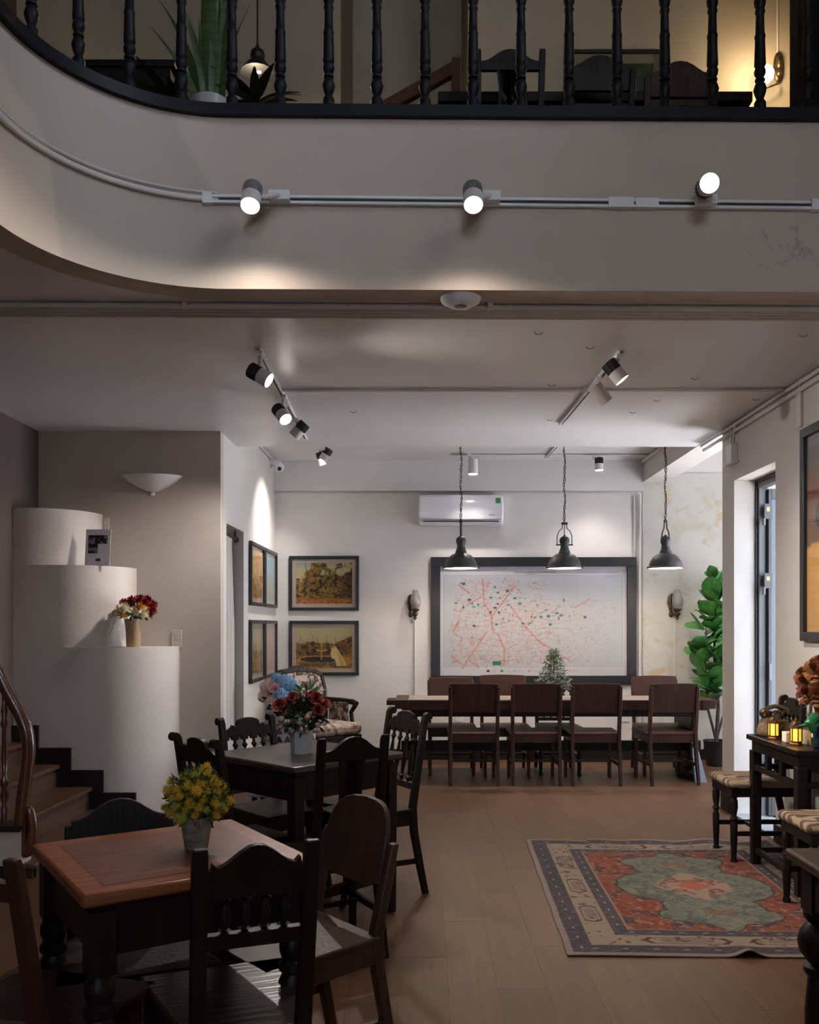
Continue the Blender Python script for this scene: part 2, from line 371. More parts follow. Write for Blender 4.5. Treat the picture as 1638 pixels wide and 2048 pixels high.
# right wall with the door opening, pier
WY0, WY1, WZ0, WZ1 = .4, 2.4, 5.4, 6.4          # unseen high window over the void, added to light the gallery front
g = MB().box(XR, XR+.25, REAR, WY0, 0, HT).box(XR, XR+.25, WY0, WY1, 0, WZ0).box(XR, XR+.25, WY0, WY1, WZ1, HT).box(XR, XR+.25, WY1, 3.9, 0, HT).box(XR, XR+.25, 3.9, 5.83, 0, 3.3).box(XR, XR+.25, 6.61, DF, 0, 3.3).box(XR, XR+.25, 5.83, 6.61, 2.46, 3.3)
struct(g.build('wall_right', m_wall))
struct(MB().box(XR+.1, XR+.15, WY0, WY0+.05, WZ0, WZ1).box(XR+.1, XR+.15, WY1-.05, WY1, WZ0, WZ1).box(XR+.1, XR+.15, WY0, WY1, WZ0, WZ0+.05).box(XR+.1, XR+.15, WY0, WY1, WZ1-.05, WZ1).box(XR+.1, XR+.15, 1.375, 1.425, WZ0, WZ1).build('window_4', m_grey))
sbox('trim_1', m_wall, XR-.02, XR+.23, DF, DB, H1, 3.5)                 # beam over the alcove mouth
sbox('trim_2', plaster('plaster_beam', (.60, .59, .59), (.66, .65, .65)), XP, XR-.02, DB-.09, DB, 2.785, H2)               # beam along the back wall
sbox('baseboard_back', m_skirt, XP, 2.9, DB-.03, DB-.012, 0, .11)
sbox('baseboard_alcove', m_skirt, 2.9, 4.15, DB-.035, DB-.012, 0, .13)
sbox('baseboard_left', m_wall, XP, XP+.012, 7.74, DB-.03, 0, .1)
sbox('baseboard_pier', m_skirt, XR-.014, XR, 6.61, DF, 0, .13)
sbox('baseboard_right', m_skirt, XR-.014, XR, 3.2, 5.83, 0, .11)
# wall behind the viewer with two narrow windows (reflected in the picture glass)
g = MB(); xs = [(-1.65, -1.05), (-.45, .15)]
for x0, x1 in ((XL, -1.65), (-1.05, -.45), (.15, XR)): g.box(x0, x1, REAR-.2, REAR, 0, 4.6)
g.box(XL, -.6, REAR-.2, REAR, 4.6, HT).box(1.2, XR, REAR-.2, REAR, 4.6, HT).box(-.6, 1.2, REAR-.2, REAR, 6.2, HT)
for x0, x1 in xs: g.box(x0, x1, REAR-.2, REAR, 0, 1.0).box(x0, x1, REAR-.2, REAR, 2.1, 4.6)
struct(g.build('wall_rear', m_wall))
struct(MB().box(-.6, -.55, REAR-.12, REAR-.07, 4.6, 6.2).box(1.15, 1.2, REAR-.12, REAR-.07, 4.6, 6.2).box(-.6, 1.2, REAR-.12, REAR-.07, 4.6, 4.65).box(-.6, 1.2, REAR-.12, REAR-.07, 6.15, 6.2).box(.28, .32, REAR-.12, REAR-.07, 4.6, 6.2).build('window_5', m_dark))  # unseen high rear window, added for frontal light on the gallery
for k, (xa, xb) in enumerate(xs):
    xm = (xa+xb)/2
    struct(MB().box(xa, xa+.04, REAR-.12, REAR-.07, 1.0, 2.1).box(xb-.04, xb, REAR-.12, REAR-.07, 1.0, 2.1).box(xa, xb, REAR-.12, REAR-.07, 1.0, 1.05).box(xa, xb, REAR-.12, REAR-.07, 2.05, 2.1)
           .box(xm-.02, xm+.02, REAR-.12, REAR-.07, 1.0, 2.1).box(xa, xb, REAR-.12, REAR-.07, 1.62, 1.66).build('window_%d' % (k+2), m_dark))
    portal('window_daylight', (xm, REAR-.05, 1.55), (pi/2, 0, pi), .6, 1.1)
# pavement outside
sbox('ground_outside', M('pavement', (.52, .53, .55), .9, bump=(8, .2)), -14, 14, -16, 24, -.3, -.12)

# gallery slab edge: path along the edge of the void, with normals into the void
def edge_path(step=.06):
    out = []; x = XR
    while x > -.85: out.append((x, 3.95+.014*(x+.8), 0, -1)); x -= .3
    a = 0.
    while a < pi/2: out.append((-.85-.72*sin(a), 3.23+.72*cos(a), sin(a), -cos(a))); a += step/.72
    y = 3.23
    while y > REAR: out.append((-1.57, y, 1, 0)); y -= .4
    out.append((-1.57, REAR, 1, 0))
    return out
EP = edge_path()
def strip(path, o0, o1, z0, z1, smooth=True):
    vs = []; fs = []
    for x, y, nx, ny in path:
        for o, z in ((o0, z0), (o1, z0), (o1, z1), (o0, z1)): vs.append((x+nx*o, y+ny*o, z))
    m = len(path); g = MB()
    for i in range(4):
        j = (i+1) % 4; g.add(vs, [(k*4+i, k*4+j, (k+1)*4+j, (k+1)*4+i) for k in range(m-1)], smooth)
    g.add(vs, [(0, 1, 2, 3), ((m-1)*4+3, (m-1)*4+2, (m-1)*4+1, (m-1)*4)])
    return g
m_fas, nt, b = newmat('fascia_plaster')       # painted plaster with greyer touched-up patches and a flaking spot
c1, v1 = noisecol(nt, [(.3, (.465, .385, .325)), (.7, (.525, .44, .375))], 1.4)
c2, v2 = noisecol(nt, [(.53, (0, 0, 0)), (.55, (1, 1, 1))], .95, (1, 1, .55), detail=1, dist=.35)
tc = nt.nodes.new('ShaderNodeTexCoord'); sp = nt.nodes.new('ShaderNodeSeparateXYZ'); nt.links.new(tc.outputs['Object'], sp.inputs[0])
mr = nt.nodes.new('ShaderNodeMapRange'); mr.inputs[1].default_value = -.35; mr.inputs[2].default_value = -.8; nt.links.new(sp.outputs[0], mr.inputs[0])
mm = nt.nodes.new('ShaderNodeMath'); mm.operation = 'MULTIPLY'; nt.links.new(c2, mm.inputs[0]); nt.links.new(mr.outputs[0], mm.inputs[1])
m3 = nt.nodes.new('ShaderNodeMath'); m3.operation = 'MULTIPLY'; m3.inputs[1].default_value = .8; nt.links.new(mm.outputs[0], m3.inputs[0])
mx = nt.nodes.new('ShaderNodeMix'); mx.data_type = 'RGBA'; nt.links.new(m3.outputs[0], mx.inputs[0]); nt.links.new(c1, mx.inputs[6]); mx.inputs[7].default_value = (.385, .345, .30, 1)
c4, v4 = noisecol(nt, [(.56, (0, 0, 0)), (.60, (1, 1, 1))], 14, detail=5, dist=.8)
vd = nt.nodes.new('ShaderNodeVectorMath'); vd.operation = 'DISTANCE'; nt.links.new(tc.outputs['Object'], vd.inputs[0]); vd.inputs[1].default_value = (1.60, 3.98, 3.10)
mr2 = nt.nodes.new('ShaderNodeMapRange'); mr2.inputs[1].default_value = .22; mr2.inputs[2].default_value = .08; nt.links.new(vd.outputs['Value'], mr2.inputs[0])
mp4 = nt.nodes.new('ShaderNodeMath'); mp4.operation = 'MULTIPLY'; nt.links.new(c4, mp4.inputs[0]); nt.links.new(mr2.outputs[0], mp4.inputs[1])
mx2 = nt.nodes.new('ShaderNodeMix'); mx2.data_type = 'RGBA'; nt.links.new(mp4.outputs[0], mx2.inputs[0]); nt.links.new(mx.outputs[2], mx2.inputs[6]); mx2.inputs[7].default_value = (.36, .34, .32, 1)
nt.links.new(mx2.outputs[2], b.inputs['Base Color']); b.inputs['Roughness'].default_value = .6
nn = nt.nodes.new('ShaderNodeTexNoise'); nn.inputs['Scale'].default_value = 9; nt.links.new(tc.outputs['Object'], nn.inputs['Vector'])
sm = nt.nodes.new('ShaderNodeMath'); sm.operation = 'SUBTRACT'; nt.links.new(nn.outputs['Fac'], sm.inputs[0]); nt.links.new(mp4.outputs[0], sm.inputs[1])
bp = nt.nodes.new('ShaderNodeBump'); bp.inputs['Strength'].default_value = .14; bp.inputs['Distance'].default_value = .02; nt.links.new(sm.outputs[0], bp.inputs['Height']); nt.links.new(bp.outputs[0], b.inputs['Normal'])
struct(strip(EP, -.14, 0, H1-.0, 3.63).build('wall_balcony', m_fas))
# ceiling / slab over the ground floor: follows the gallery edge
inner = [(x-nx*.13, y-ny*.13) for x, y, nx, ny in EP]
poly = [(XR, EP[0][1]+.13)]+inner[1:]+[(XL, REAR), (XL, DS), (XR, DS)]
struct(MB().prism(poly, H1+.004, HU-.05, 'xy').build('ceiling', m_ceil))
struct(MB().prism(poly, HU-.049, HU, 'xy').build('floor_upper', wood('upper_floor', (.04, .025, .018), (.07, .045, .03), .4)))
sbox('ceiling_recess', m_ceil, XP-.2, XR-.02, DS-.03, DB+.2, H2, H2+.3)
sbox('ceiling_step', m_ceil, XP-.2, XR, DS, DS+.04, H1+.004, HU)
sbox('floor_upper', m_dark, XL, XR, DS, 9.2, HU-.3, HU)
# upstairs shell
sbox('wall_upper_left', m_up, XL, -.61, 6.5, 6.6, HU, HT)
sbox('wall_upper_recess', m_up, -.75, .45, 7.6, 7.7, HU, HT)
sbox('wall_upper_recess', m_up, -.71, -.61, 6.6, 7.6, HU, HT)
sbox('wall_upper_recess', m_up, .31, .41, 6.6, 7.6, HU, HT)
sbox('wall_upper_back', m_up, .31, 3.3, 6.5, 6.6, HU, HT)
sbox('wall_upper_right', m_up, 3.2, 3.3, 3.8, 6.5, HU, HT)
sbox('wall_upper_front', m_up, XR, 3.3, 3.8, 3.9, HU-.3, HT)
sbox('floor_upper', m_dark, XR, 3.3, 3.8, DS, 3.3, HU)
sbox('ceiling_upper', m_up, XL-.1, 3.4, REAR-.2, 9.2, HT, HT+.1)

# unseen house front across the lane, added to cut daylight at the door
g = MB().box(6.6, 7.0, -6, 7.3, -.12, 7.0)
struct(g.build('added_wall_outside', M('render_outside', (.40, .41, .43), .9, bump=(6, .2))))
# ================================================================ GALLERY
def baluster_mesh():
    pr = [(.026, 0), (.026, .045), (.020, .055), (.015, .062), (.024, .085), (.029, .105), (.022, .128), (.0145, .138), (.022, .143), (.022, .150), (.0145, .156), (.024, .172), (.026, .186), (.02, .204),
          (.025, .212), (.025, .222), (.0245, .23), (.0215, .33), (.0235, .335), (.0235, .345), (.020, .350), (.0175, .44), (.022, .447), (.022, .455), (.016, .460), (.024, .48), (.026, .50), (.019, .53), (.013, .55), (.022, .56), (.022, .57), (.016, .58), (.024, .62), (.026, .66), (.026, .80)]
    return MB().lathe(pr, n=14).mesh('baluster', m_bal)
rail = thing('balustrade', 'dark painted wooden balustrade of turned balusters along the curved gallery edge', 'railing', (0, 3.95, HU))
strip(EP, -.075, .03, .025, .075).map(lambda x, y, z: (x, y-3.95, z)).build('base_rail', m_bal, rail)
strip(EP, -.06, .035, .875, .94).map(lambda x, y, z: (x, y-3.95, z)).build('hand_rail', m_bal, rail)
bm_ = baluster_mesh()
pts = []
for k in range(-3, 12):
    X = k*.2128
    if X < XR-.1 and X > -.86: pts.append((X, 3.95+.014*(X+.8)))
for k in range(-3, -5, -1): pass
pts.append((-.851, 3.95))
for k in range(1, 6):
    a = k*.2128/.72
    if a < pi/2: pts.append((-.85-.72*sin(a), 3.23+.72*cos(a)))
y = 3.12
while y > .5: pts.append((-1.57, y)); y -= .2128
pts = [(X, Y) for X, Y in pts]
for X, Y in pts:
    o = obj('baluster', bm_, rail); 
    # stand the balusters in the middle of the base rail
    if X > -.86: o.location = (X, Y+.02-3.95, .075)
    elif Y > 3.2:
        nx, ny = -(X+.85)/.72, -(Y-3.23)/.72; o.location = (X-nx*.02, Y-ny*.02-3.95, .075)
    else: o.location = (X-.02, Y-3.95, .075)

# furniture upstairs -----------------------------------------------------
def scene_chair(*a, **k): pass
up = HU
t = thing('long_table', 'dark dining table upstairs behind the balustrade with carved chairs at its side', 'table', (.95, 5.35, up))
MB().box(-.88, .88, -.33, .33, .72, .78).box(-.82, .82, -.28, .28, .6, .72).build('table_top', m_dark, t, .008)
for sx in (-1, 1):
    for sy in (-1, 1): MB().lathe([(.04, 0), (.03, .1), (.045, .3), (.03, .5), (.045, .55), (.045, .6)], (sx*.76, sy*.23, 0), 10).build('leg', m_dark, t)
t = thing('cabinet', 'low black cabinet upstairs left of the potted snake plant', 'cabinet', (-1.815, 5.45, up))
MB().box(-.33, .33, -.2, .2, .04, 1.05).build('body', m_dark, t); MB().box(-.36, .36, -.22, .22, 1.05, 1.09).build('cabinet_top', m_dark, t, .006)
for sx in (-1, 1):
    d = MB().box(min(sx*.02, sx*.3), max(sx*.02, sx*.3), -.215, -.2, .1, 1.0).build('door', m_dark, t); MB().sph((sx*.05, -.225, .55), .012, 8, 6).build('knob', m_brass, d)
# picture upstairs
def frame_parts(t, wd, ht, bar, depth, m=m_black, mat_w=0):
    """picture frame in the xz plane, back on y=0, front towards -y, centred"""
    a, b = wd/2, ht/2
    MB().box(-a, a, -depth, 0, b-bar, b).box(-a, a, -depth, 0, -b, -b+bar).box(-a, -a+bar, -depth, 0, -b+bar, b-bar).box(a-bar, a, -depth, 0, -b+bar, b-bar).build('frame', m, t, .003)
def pic(name, label, im, wd, ht, bar, loc, rz, m=m_print, depth=.03, group=None, pane=True, cat='picture'):
    t = thing(name, label, cat, loc, rz, group); frame_parts(t, wd, ht, bar, depth)
    a, b = wd/2-bar, ht/2-bar
    sheet('print', im, lambda X, Y: (-a+2*a*X, -.008+0*X, b-2*b*Y), m, t)
    if pane: MB().add([(-a, -.014, -b), (a, -.014, -b), (a, -.014, b), (-a, -.014, b)], [(0, 1, 2, 3)]).build('glass', m_pane, t)
    return t
im = Img(60, 40, (.50, .47, .40)); im.rect(.1, .14, .9, .9, (.10, .22, .14)); nz = im.noise(5, 4, 3)
im.mask(((nz > .5) & (im.X > .1) & (im.X < .9) & (im.Y > .14) & (im.Y < .9)).astype(float), (.25, .33, .12), .8); im.rect(.5, .3, .9, .9, (.14, .25, .30), .5)
pic('framed_picture', 'green landscape picture in a dark frame on the upstairs wall', im, .73, .52, .022, (1.37, 6.5, 5.28), 0)
# wall lamp upstairs with a lit globe
t = thing('wall_lamp', 'brass wall lamp with a lit white globe on the upstairs wall', 'lamp', (2.10, 6.5, up))
q = P(1556, 135, 6.47); ox = q.x-2.10
MB().sph((ox, -.03, q.z-up), (.035, .02, .11), 12, 8).sph((ox, -.045, q.z-up+.03), (.02, .02, .05), 8, 6).sph((ox, -.045, q.z-up-.05), (.022, .02, .03), 8, 6).build('backplate', m_brass, t)
gz = P(1528, 152, 6.4).z-up; gx = P(1528, 152, 6.4).x-2.10
MB().tube([(ox, -.05, q.z-up-.12), (ox-.02, -.09, q.z-up-.15), (gx, -.12, gz-.10), (gx, -.12, gz-.06)], .007, 6).build('arm', m_brass, t)
MB().sph((gx, -.12, gz), .062, 14, 10).build('globe', M('globe_glow', (1, .95, .85), .4, emit=(1, .82, .55), es=2.2), t)
lamp('POINT', 'globe_light', (2.10+gx-.02, 6.27, up+gz), 5.5, (1, .76, .46), .06)
MB().cyl((ox+.005, -.008, q.z-up+.1), (ox+.005, -.008, 2.9), .006, n=6).build('cord', m_cond, t)
# pendant upstairs with dark cone shade
t = thing('pendant_lamp', 'small dark cone pendant lamp hanging upstairs by the snake plant', 'lamp', P(515, 140, 5.6))
MB().lathe([(.105, -.02), (.10, -.01), (.045, .06), (.035, .065), (.045, .085), (.04, .115), (.015, .135), (.008, .16)], n=18).build('lamp_shade', m_iron, t)
MB().sph((.01, -.01, -.005), .022, 10, 8).build('bulb', m_glow_w, t); MB().cyl((0, 0, .15), (0, 0, 1.9), .006, n=6).build('cord', m_iron, t)
lamp('POINT', 'pendant_light', (P(515, 140, 5.6).x, 5.5, P(515, 140, 5.6).z-.09), 1.3, (1, .78, .5), .03)
# newel and slanting handrail of the upper stair flight
t = thing('stair_handrail', 'slanting dark wooden handrail with end post of the upper stair', 'handrail', (0, 6.3, up))
a, b_ = P(755, 212, 6.3), P(912, 124, 6.3)
MB().hexa([(a.x, -.03, a.z-up-.09), (b_.x, -.03, b_.z-up-.09), (a.x, .03, a.z-up-.09), (b_.x, .03, b_.z-up-.09), (a.x, -.03, a.z-up), (b_.x, -.03, b_.z-up), (a.x, .03, a.z-up), (b_.x, .03, b_.z-up)]).build('rail', m_mahog, t)
MB().box(b_.x-.03, b_.x+.03, -.035, .035, 0, b_.z-up+.01).build('post', m_mahog, t)
t = thing('door_frame', 'tall dark door frame at the end of the upstairs gallery', 'door frame', (1.985, 4.75, up))
MB().box(-.06, .02, -.1, .0, 0, 2.4).build('jamb', m_dark2, t); MB().box(.02, .45, -.05, -.02, 0, 2.4).build('panel', m_dark2, t)

# plants upstairs ---------------------------------------------------------
def blade(w_, h_, lean, twist, m, name='leaf', seg=7, curl=.0):
    """a pointed strap leaf growing from the origin"""
    g = MB(); vs = []
    for k in range(seg+1):
        u = k/seg; ww = w_*(1-u**3)*(.75+.25*sin(pi*min(1, u*1.3))) if k < seg else .002
        z = h_*u; off = lean*u*u*h_; a = twist*u
        for s_ in (-1, 0, 1): vs.append((off+s_*ww/2*cos(a), s_*ww/2*sin(a)+(-.12*ww if s_ == 0 else 0), z-curl*u*u*h_))
    fs = [(k*3+i, k*3+i+1, k*3+i+4, k*3+i+3) for k in range(seg) for i in (0, 1)]
    return g.add(vs, fs, True)
m_snake = MN('snake_leaf', [(.35, (.020, .05, .018)), (.55, (.05, .09, .025)), (.75, (.14, .15, .05))], 3, (1, 1, 8), rough=.4)
pp = P(420, 190, 4.45)
t = thing('snake_plant', 'tall snake plant in a white pot on the gallery floor', 'plant', (pp.x, 4.45, up))
MB().lathe([(.06, 0), (.085, .02), (.09, .3), (.092, .385), (.08, .385), (.078, .34)], n=20).build('pot', M('pot_white', (.42, .40, .40), .35), t)
rr = random.Random(3)
for k, (dx, hh, ln, ww, rz) in enumerate([(.0, 1.05, -.02, .095, .1), (.05, 1.1, .10, .055, .3), (.05, .95, .22, .06, -.3), (-.03, .50, -.05, .05, .2), (-.05, .62, -.35, .05, -.2), (-.06, .42, -.55, .045, .3), (.02, .8, .05, .07, .9), (-.02, .66, -.28, .05, .5), (.04, .5, .4, .045, -.5)]):
    o = blade(ww, hh, ln, rr.uniform(-.5, .5), m_snake).build('leaf', m_snake, t); o.location = (dx, 0, .3); o.rotation_euler = (0, 0, rz)
def leafmesh(L, W, m, bend=.25, tip=.7, seg=6):
    vs = []
    for k in range(seg+1):
        u = k/seg; ww = W/2*(sin(pi*u**tip)**.8) if 0 < k < seg else .004
        z = -bend*L*u*u+.1*L*u
        for s_ in (-1, 0, 1): vs.append((s_*ww, L*u, z+(0 if s_ else -.10*ww)))
    return MB().add(vs, [(k*3+i, k*3+i+1, k*3+i+4, k*3+i+3) for k in range(seg) for i in (0, 1)], True).mesh('leaf', m)
lm_d = leafmesh(.30, .06, m_leafd, .3)
for nm, lab, px, py, D, n_, el in (('potted_plant', 'dark leafy potted plant upstairs right of the snake plant', 512, 205, 4.6, 16, .5), ('potted_fern', 'small drooping potted plant upstairs left of the snake plant', 345, 205, 4.6, 14, .8)):
    q = P(px, py, D); t = thing(nm, lab, 'plant', (q.x, D, up)); base = q.z-up-.02
    MB().lathe([(.05, 0), (.07, .02), (.085, base*.7), (.075, base*.7)], n=14).build('pot', m_potblack, t)
    MB().cyl((0, 0, base*.6), (0, 0, base+.05), .012, n=6).build('stem', m_trunk, t)
    for k in range(n_):
        o = obj('leaf', lm_d, t); o.location = (0, 0, base+.02*rr.random()); s_ = rr.uniform(.55, .95); o.scale = (s_, s_, s_)
        o.rotation_euler = (rr.uniform(.0, 1.0)*el+.1, rr.uniform(-.3, .3), k*2.4)

# ---------------------------------------------------------------- track lights
def track(name, label, p0, p1, sec=(.034, .03), group='lighting tracks'):
    p0, p1 = Vector(p0), Vector(p1); c = (p0+p1)/2; L = (p1-p0).length
    t = thing(name, label, 'light track', c, 0, group)
    d = (p1-p0).normalized(); t.rotation_euler = (0, 0, atan2(d.y, d.x))
    return t, L
def rail_parts(t, L, hang, wd=.036, th=.022):
    """track along local x; hang=True under a ceiling (z down), False on a wall face (towards -y)"""
    if hang:
        MB().box(-L/2, L/2, -wd/2, -wd/2+.011, -th, 0).box(-L/2, L/2, wd/2-.011, wd/2, -th, 0).box(-L/2, L/2, -wd/2, wd/2, -.006, 0).build('rail', m_white, t)
        MB().box(-L/2+.01, L/2-.01, -wd/2+.011, wd/2-.011, -.010, -.006).build('slot', m_fin, t)
    else:
        MB().box(-L/2, L/2, -th, 0, -wd/2, -wd/2+.011).box(-L/2, L/2, -th, 0, wd/2-.011, wd/2).box(-L/2, L/2, -.006, 0, -wd/2, wd/2).build('rail', m_white, t)
        MB().box(-L/2+.01, L/2-.01, -.010, -.006, -wd/2+.011, wd/2-.011).build('slot', m_fin, t)
m_head = M('spot_white', (.62, .57, .55), .45)
def spot(label, mount, head, aim, scale=1., blend=1., m_f=None, lit=True, power=12, cone=65, col=(1, .85, .72), group='track spotlights', adapter='down', fin=True, es=None):
    """spotlight: adapter at 'mount', head centred at 'head', beam along 'aim'"""
    mount, head, aim = Vector(mount), Vector(head), Vector(aim).normalized()
    m_f = m_f or m_fin; t = thing('track_spotlight', label, 'spotlight', mount, 0, group); h = head-mount
    R = aim.to_track_quat('-Z', 'Y').to_matrix().to_4x4(); T = Matrix.Translation(h) @ R
    r, L = .042*scale, .125*scale
    b1 = MB().lathe([(r*.9, L*.02), (r, 0), (r, -L*.5), (r*.93, -L*.5), (r*.93, -L*.4)], n=20)
    if fin: f1 = MB().lathe([(.01, L*.5), (r*.92, L*.5), (r*.92, L*.02)], n=20)
    else: f1 = MB().lathe([(.01, L*.5), (r, L*.5), (r, 0)], n=20)
    MB().merge(b1, T).build('head', m_head, t); MB().merge(f1, T).build('heatsink', m_f if fin else m_head, t)
    if fin:
        fg = MB()
        for k in range(20): a = 2*pi*k/20; fg.box(r*.9, r*1.0, -.0018, .0018, L*.04, L*.48); fg.v[-8:] = [(x*cos(a)-y*sin(a), x*sin(a)+y*cos(a), z) for x, y, z in fg.v[-8:]]
        MB().merge(fg, T).build('fins', m_f, t)
    ln = MB().lathe([(.001, -L*.47), (r*.92, -L*.47)], n=20, cap=False)
    MB().merge(ln, T).build('lens', m_glow if lit else m_inner, t)
    side = Vector((h.x, h.y, 0)); 
    MB().box(-.018, .018, -.045, .045, -.02, 0).build('adapter', m_white, t) if adapter == 'down' else MB().box(-.045, .045, -.035, -.0, -.02, .02).build('adapter', m_white, t)
    MB().tube([(0, 0, -.01) if adapter == 'down' else (0, -.03, 0), h*.55+Vector((0, 0, .0)), h-aim*L*.05], .011*scale, 8).build('bracket', m_head, t)
    if lit and power > 0:
        lp = head+aim*(L*.52); lamp('SPOT', 'spot_beam', lp, power, col, .04, lp+aim, cone, blend)
    return t
def Pz(px, py, z): D = (z-CAMZ)*FPX/(CY-py); return P(px, py, D)
# the gallery track with three lamps
zt = 3.262
ya = lambda X: 3.95+.014*(X+.8)
t, L = track('light_track', 'long white lighting track on the gallery front', (-.95+.0, ya(-.95), zt), (1.72, ya(1.72), zt-.02))
L = 2.67; t.location = (.385, ya(.385)-.001, zt-.006); t.rotation_euler = (0, radians(.25), .014); rail_parts(t, L, False)
MB().box(.42, .53, -.03, 0, -.022, .022).box(.54, .64, -.028, 0, -.02, .02).build('connector', m_white, t); MB().box(-L/2-.02, -L/2+.02, -.03, 0, -.023, .023).build('end_cap', m_white, t); MB().box(L/2-.02, L/2+.02, -.03, 0, -.023, .023).build('end_cap', m_white, t)
fg = 'track spotlights on the gallery front'
h = P(503, 393, 3.80); spot('ribbed white spotlight on the gallery front, nearest the curved conduit', (h.x+.10, 3.925, zt), h, (0, -.5, -.87), 1.0, power=3.6, cone=166, blend=.75, m_f=m_fin2, group=fg, adapter='wall')
h = P(946, 393, 3.80); spot('ribbed white spotlight in the middle of the gallery front track', (h.x+.08, 3.93, zt), h, (.0, -.55, -.83), 1.0, power=3.6, cone=166, blend=.75, m_f=m_fin2, group=fg, adapter='wall')
h = P(1414, 372, 3.82); spot('spotlight on the gallery front turned to face the room, glaring white', (h.x+.03, 3.945, zt-.01), h, (-.12, -.96, -.27), 1.0, power=7, cone=110, group=fg, adapter='wall', col=(1, .88, .86))
# curved conduit that feeds it
cp = [(x+nx*.012, y+ny*.012, zt+.0) for x, y, nx, ny in EP if x < -.9]
tag(MB().tube([(-.97, ya(-.97)-.012, zt)]+cp[:-2], .0125, 8).tube([(-.97, ya(-.97)-.012, zt+.03)]+[(x, y, z+.03) for x, y, z in cp[:-2]], .004, 6).build('curved_conduit', m_cond), 'pale conduit bending around the curved gallery front into the track', 'conduit')
# ceiling tracks
zc = H1+.004
a, b_ = Pz(515, 694, zc), Pz(611, 876, zc)
t, L = track('ceiling_track', 'lighting track under the ceiling beside the picture wall with three lamps', a, b_); rail_parts(t, L, True); XT1 = (a.x+b_.x)/2
MB().box(-.05, .05, -.022, .022, -.024, 0).build('connector', m_white, t)
g2 = 'ceiling track spotlights'
def cs(label, mpx, mpy, hpx, hpy, aim, z=zc, X=None, dz=.16, **k):
    m = Pz(mpx, mpy, z-.02); hd = P(hpx, hpy, m.y+k.pop('dy', 0)); k.setdefault('col', (1, .91, .85)); return spot(label, m, hd, aim, group=g2, **k)
cs('dark-backed ceiling spotlight closest to the gallery on the picture-wall track', 521, 705, 519, 750, (.75, -.1, -.45), power=9, cone=110)
cs('middle spotlight on the picture-wall ceiling track, tilted to the right', 568, 792, 563, 828, (.45, -.45, -.6), power=8, cone=110, dy=-.05)
cs('spotlight at the far end of the picture-wall track, aimed at the parapet', 592, 838, 599, 860, (-.67, .08, -.74), power=7, cone=85)
a, b_ = Pz(1244, 699, zc), Pz(1122, 845, zc)
t, L = track('ceiling_track', 'lighting track under the ceiling with one lit and one unlit lamp', a, b_); rail_parts(t, L, True)
cs('lit spotlight on the ceiling track near the door side', 1237, 712, 1230, 743, (.62, -.05, -.78), power=7, cone=95, col=(1, .85, .72))
cs('unlit plain white spotlight tilted down on the ceiling track near the door side', 1196, 757, 1200, 787, (.65, .25, -.75), lit=False, fin=False, power=0)
# recess (z = H2): tracks and lamps over the long table
a, b_ = Pz(1112, 893, H2), Pz(1085, 926, H2)
b_ = Vector((a.x-.02, 9.1, H2)); t, L = track('ceiling_track', 'short lighting track in the recessed ceiling above the long table', (a.x, 8.35, H2), b_); rail_parts(t, L, True)
t, L = track('ceiling_track', 'thin lighting track across the recessed ceiling above the air conditioner', (.25, 8.95, H2), (2.22, 8.95, H2)); rail_parts(t, L, True, .03, .018)
cs('white cylinder spotlight pointing straight down before the air conditioner', 938, 908, 946, 934, (.0, -.05, -1), z=H2, fin=False, power=7, cone=110, scale=1.15)
cs('dark-topped spotlight in the recessed ceiling between two pendant lamps', 1190, 912, 1198, 928, (.0, -.02, -1), z=H2, power=4, cone=110)
cs('spotlight pair member tilted left in the recessed ceiling corner', 647, 897, 652, 909, (-.5, .1, -.8), z=H2, power=8.5, cone=95, scale=1.0)
cs('spotlight pair member pointing down in the recessed ceiling corner', 642, 900, 643, 917, (.25, .2, -.9), z=H2, power=4, cone=60, lit=False)
# conduits and small devices ----------------------------------------------------
def conduit(name, label, pts, r=.011, clips=()):
    t = thing(name, label, 'conduit', pts[0], 0); p0 = Vector(pts[0])
    MB().tube([Vector(p)-p0 for p in pts], r, 8).build('pipe', m_cond, t)
    for c in clips: c = Vector(c)-p0; MB().box(c.x-.012, c.x+.012, c.y-.016, c.y+.016, c.z-.016, c.z+.012).build('clip', m_cond, t)
    return t
for k, y in enumerate((4.13, 4.17, 4.21, 4.25)):
    lab = ['conduit nearest the gallery edge in the bundle of four across the ceiling', 'second conduit from the gallery edge in the bundle of four', 'third conduit from the gallery edge in the bundle of four', 'conduit farthest from the gallery edge in the bundle of four'][k]
    conduit('ceiling_conduit', lab, [(XL+.02, y-.03, H1-.012), (XR-.02, y+.05, H1-.012)], .0135, [(-1.1, y, H1-.008), (.3, y+.01, H1-.008)] if k == 0 else ())
t = thing('access_point', 'round white wireless access point under the gallery edge', 'access point', P(921, 598, 4.07)); t.location.z = H1
MB().lathe([(.0, -.036), (.05, -.034), (.088, -.014), (.094, 0)], n=28).build('body', m_white, t); MB().lathe([(.026, -.0375), (.03, -.0355), (.03, -.034)], n=24).build('ring', m_grey, t)
cl = Pz(575, 781, H1-.01); conduit('ceiling_conduit', 'thin conduit crossing the ceiling between the two light tracks', [(XT1, cl.y, H1-.008), (XR-.03, cl.y, H1-.008)], .010, [(-.0, cl.y, H1-.004), (1.0, cl.y, H1-.004), (1.6, cl.y, H1-.004)])
conduit('wall_conduit', 'upper conduit along the top of the door-side wall', [(XR-.018, 1.0, H1-.018), (XR-.018, DS-.1, H1-.018)], .013)
conduit('wall_conduit', 'lower conduit along the top of the door-side wall', [(XR-.015, 1.0, H1-.062), (XR-.015, DS-.15, H1-.062)], .013)
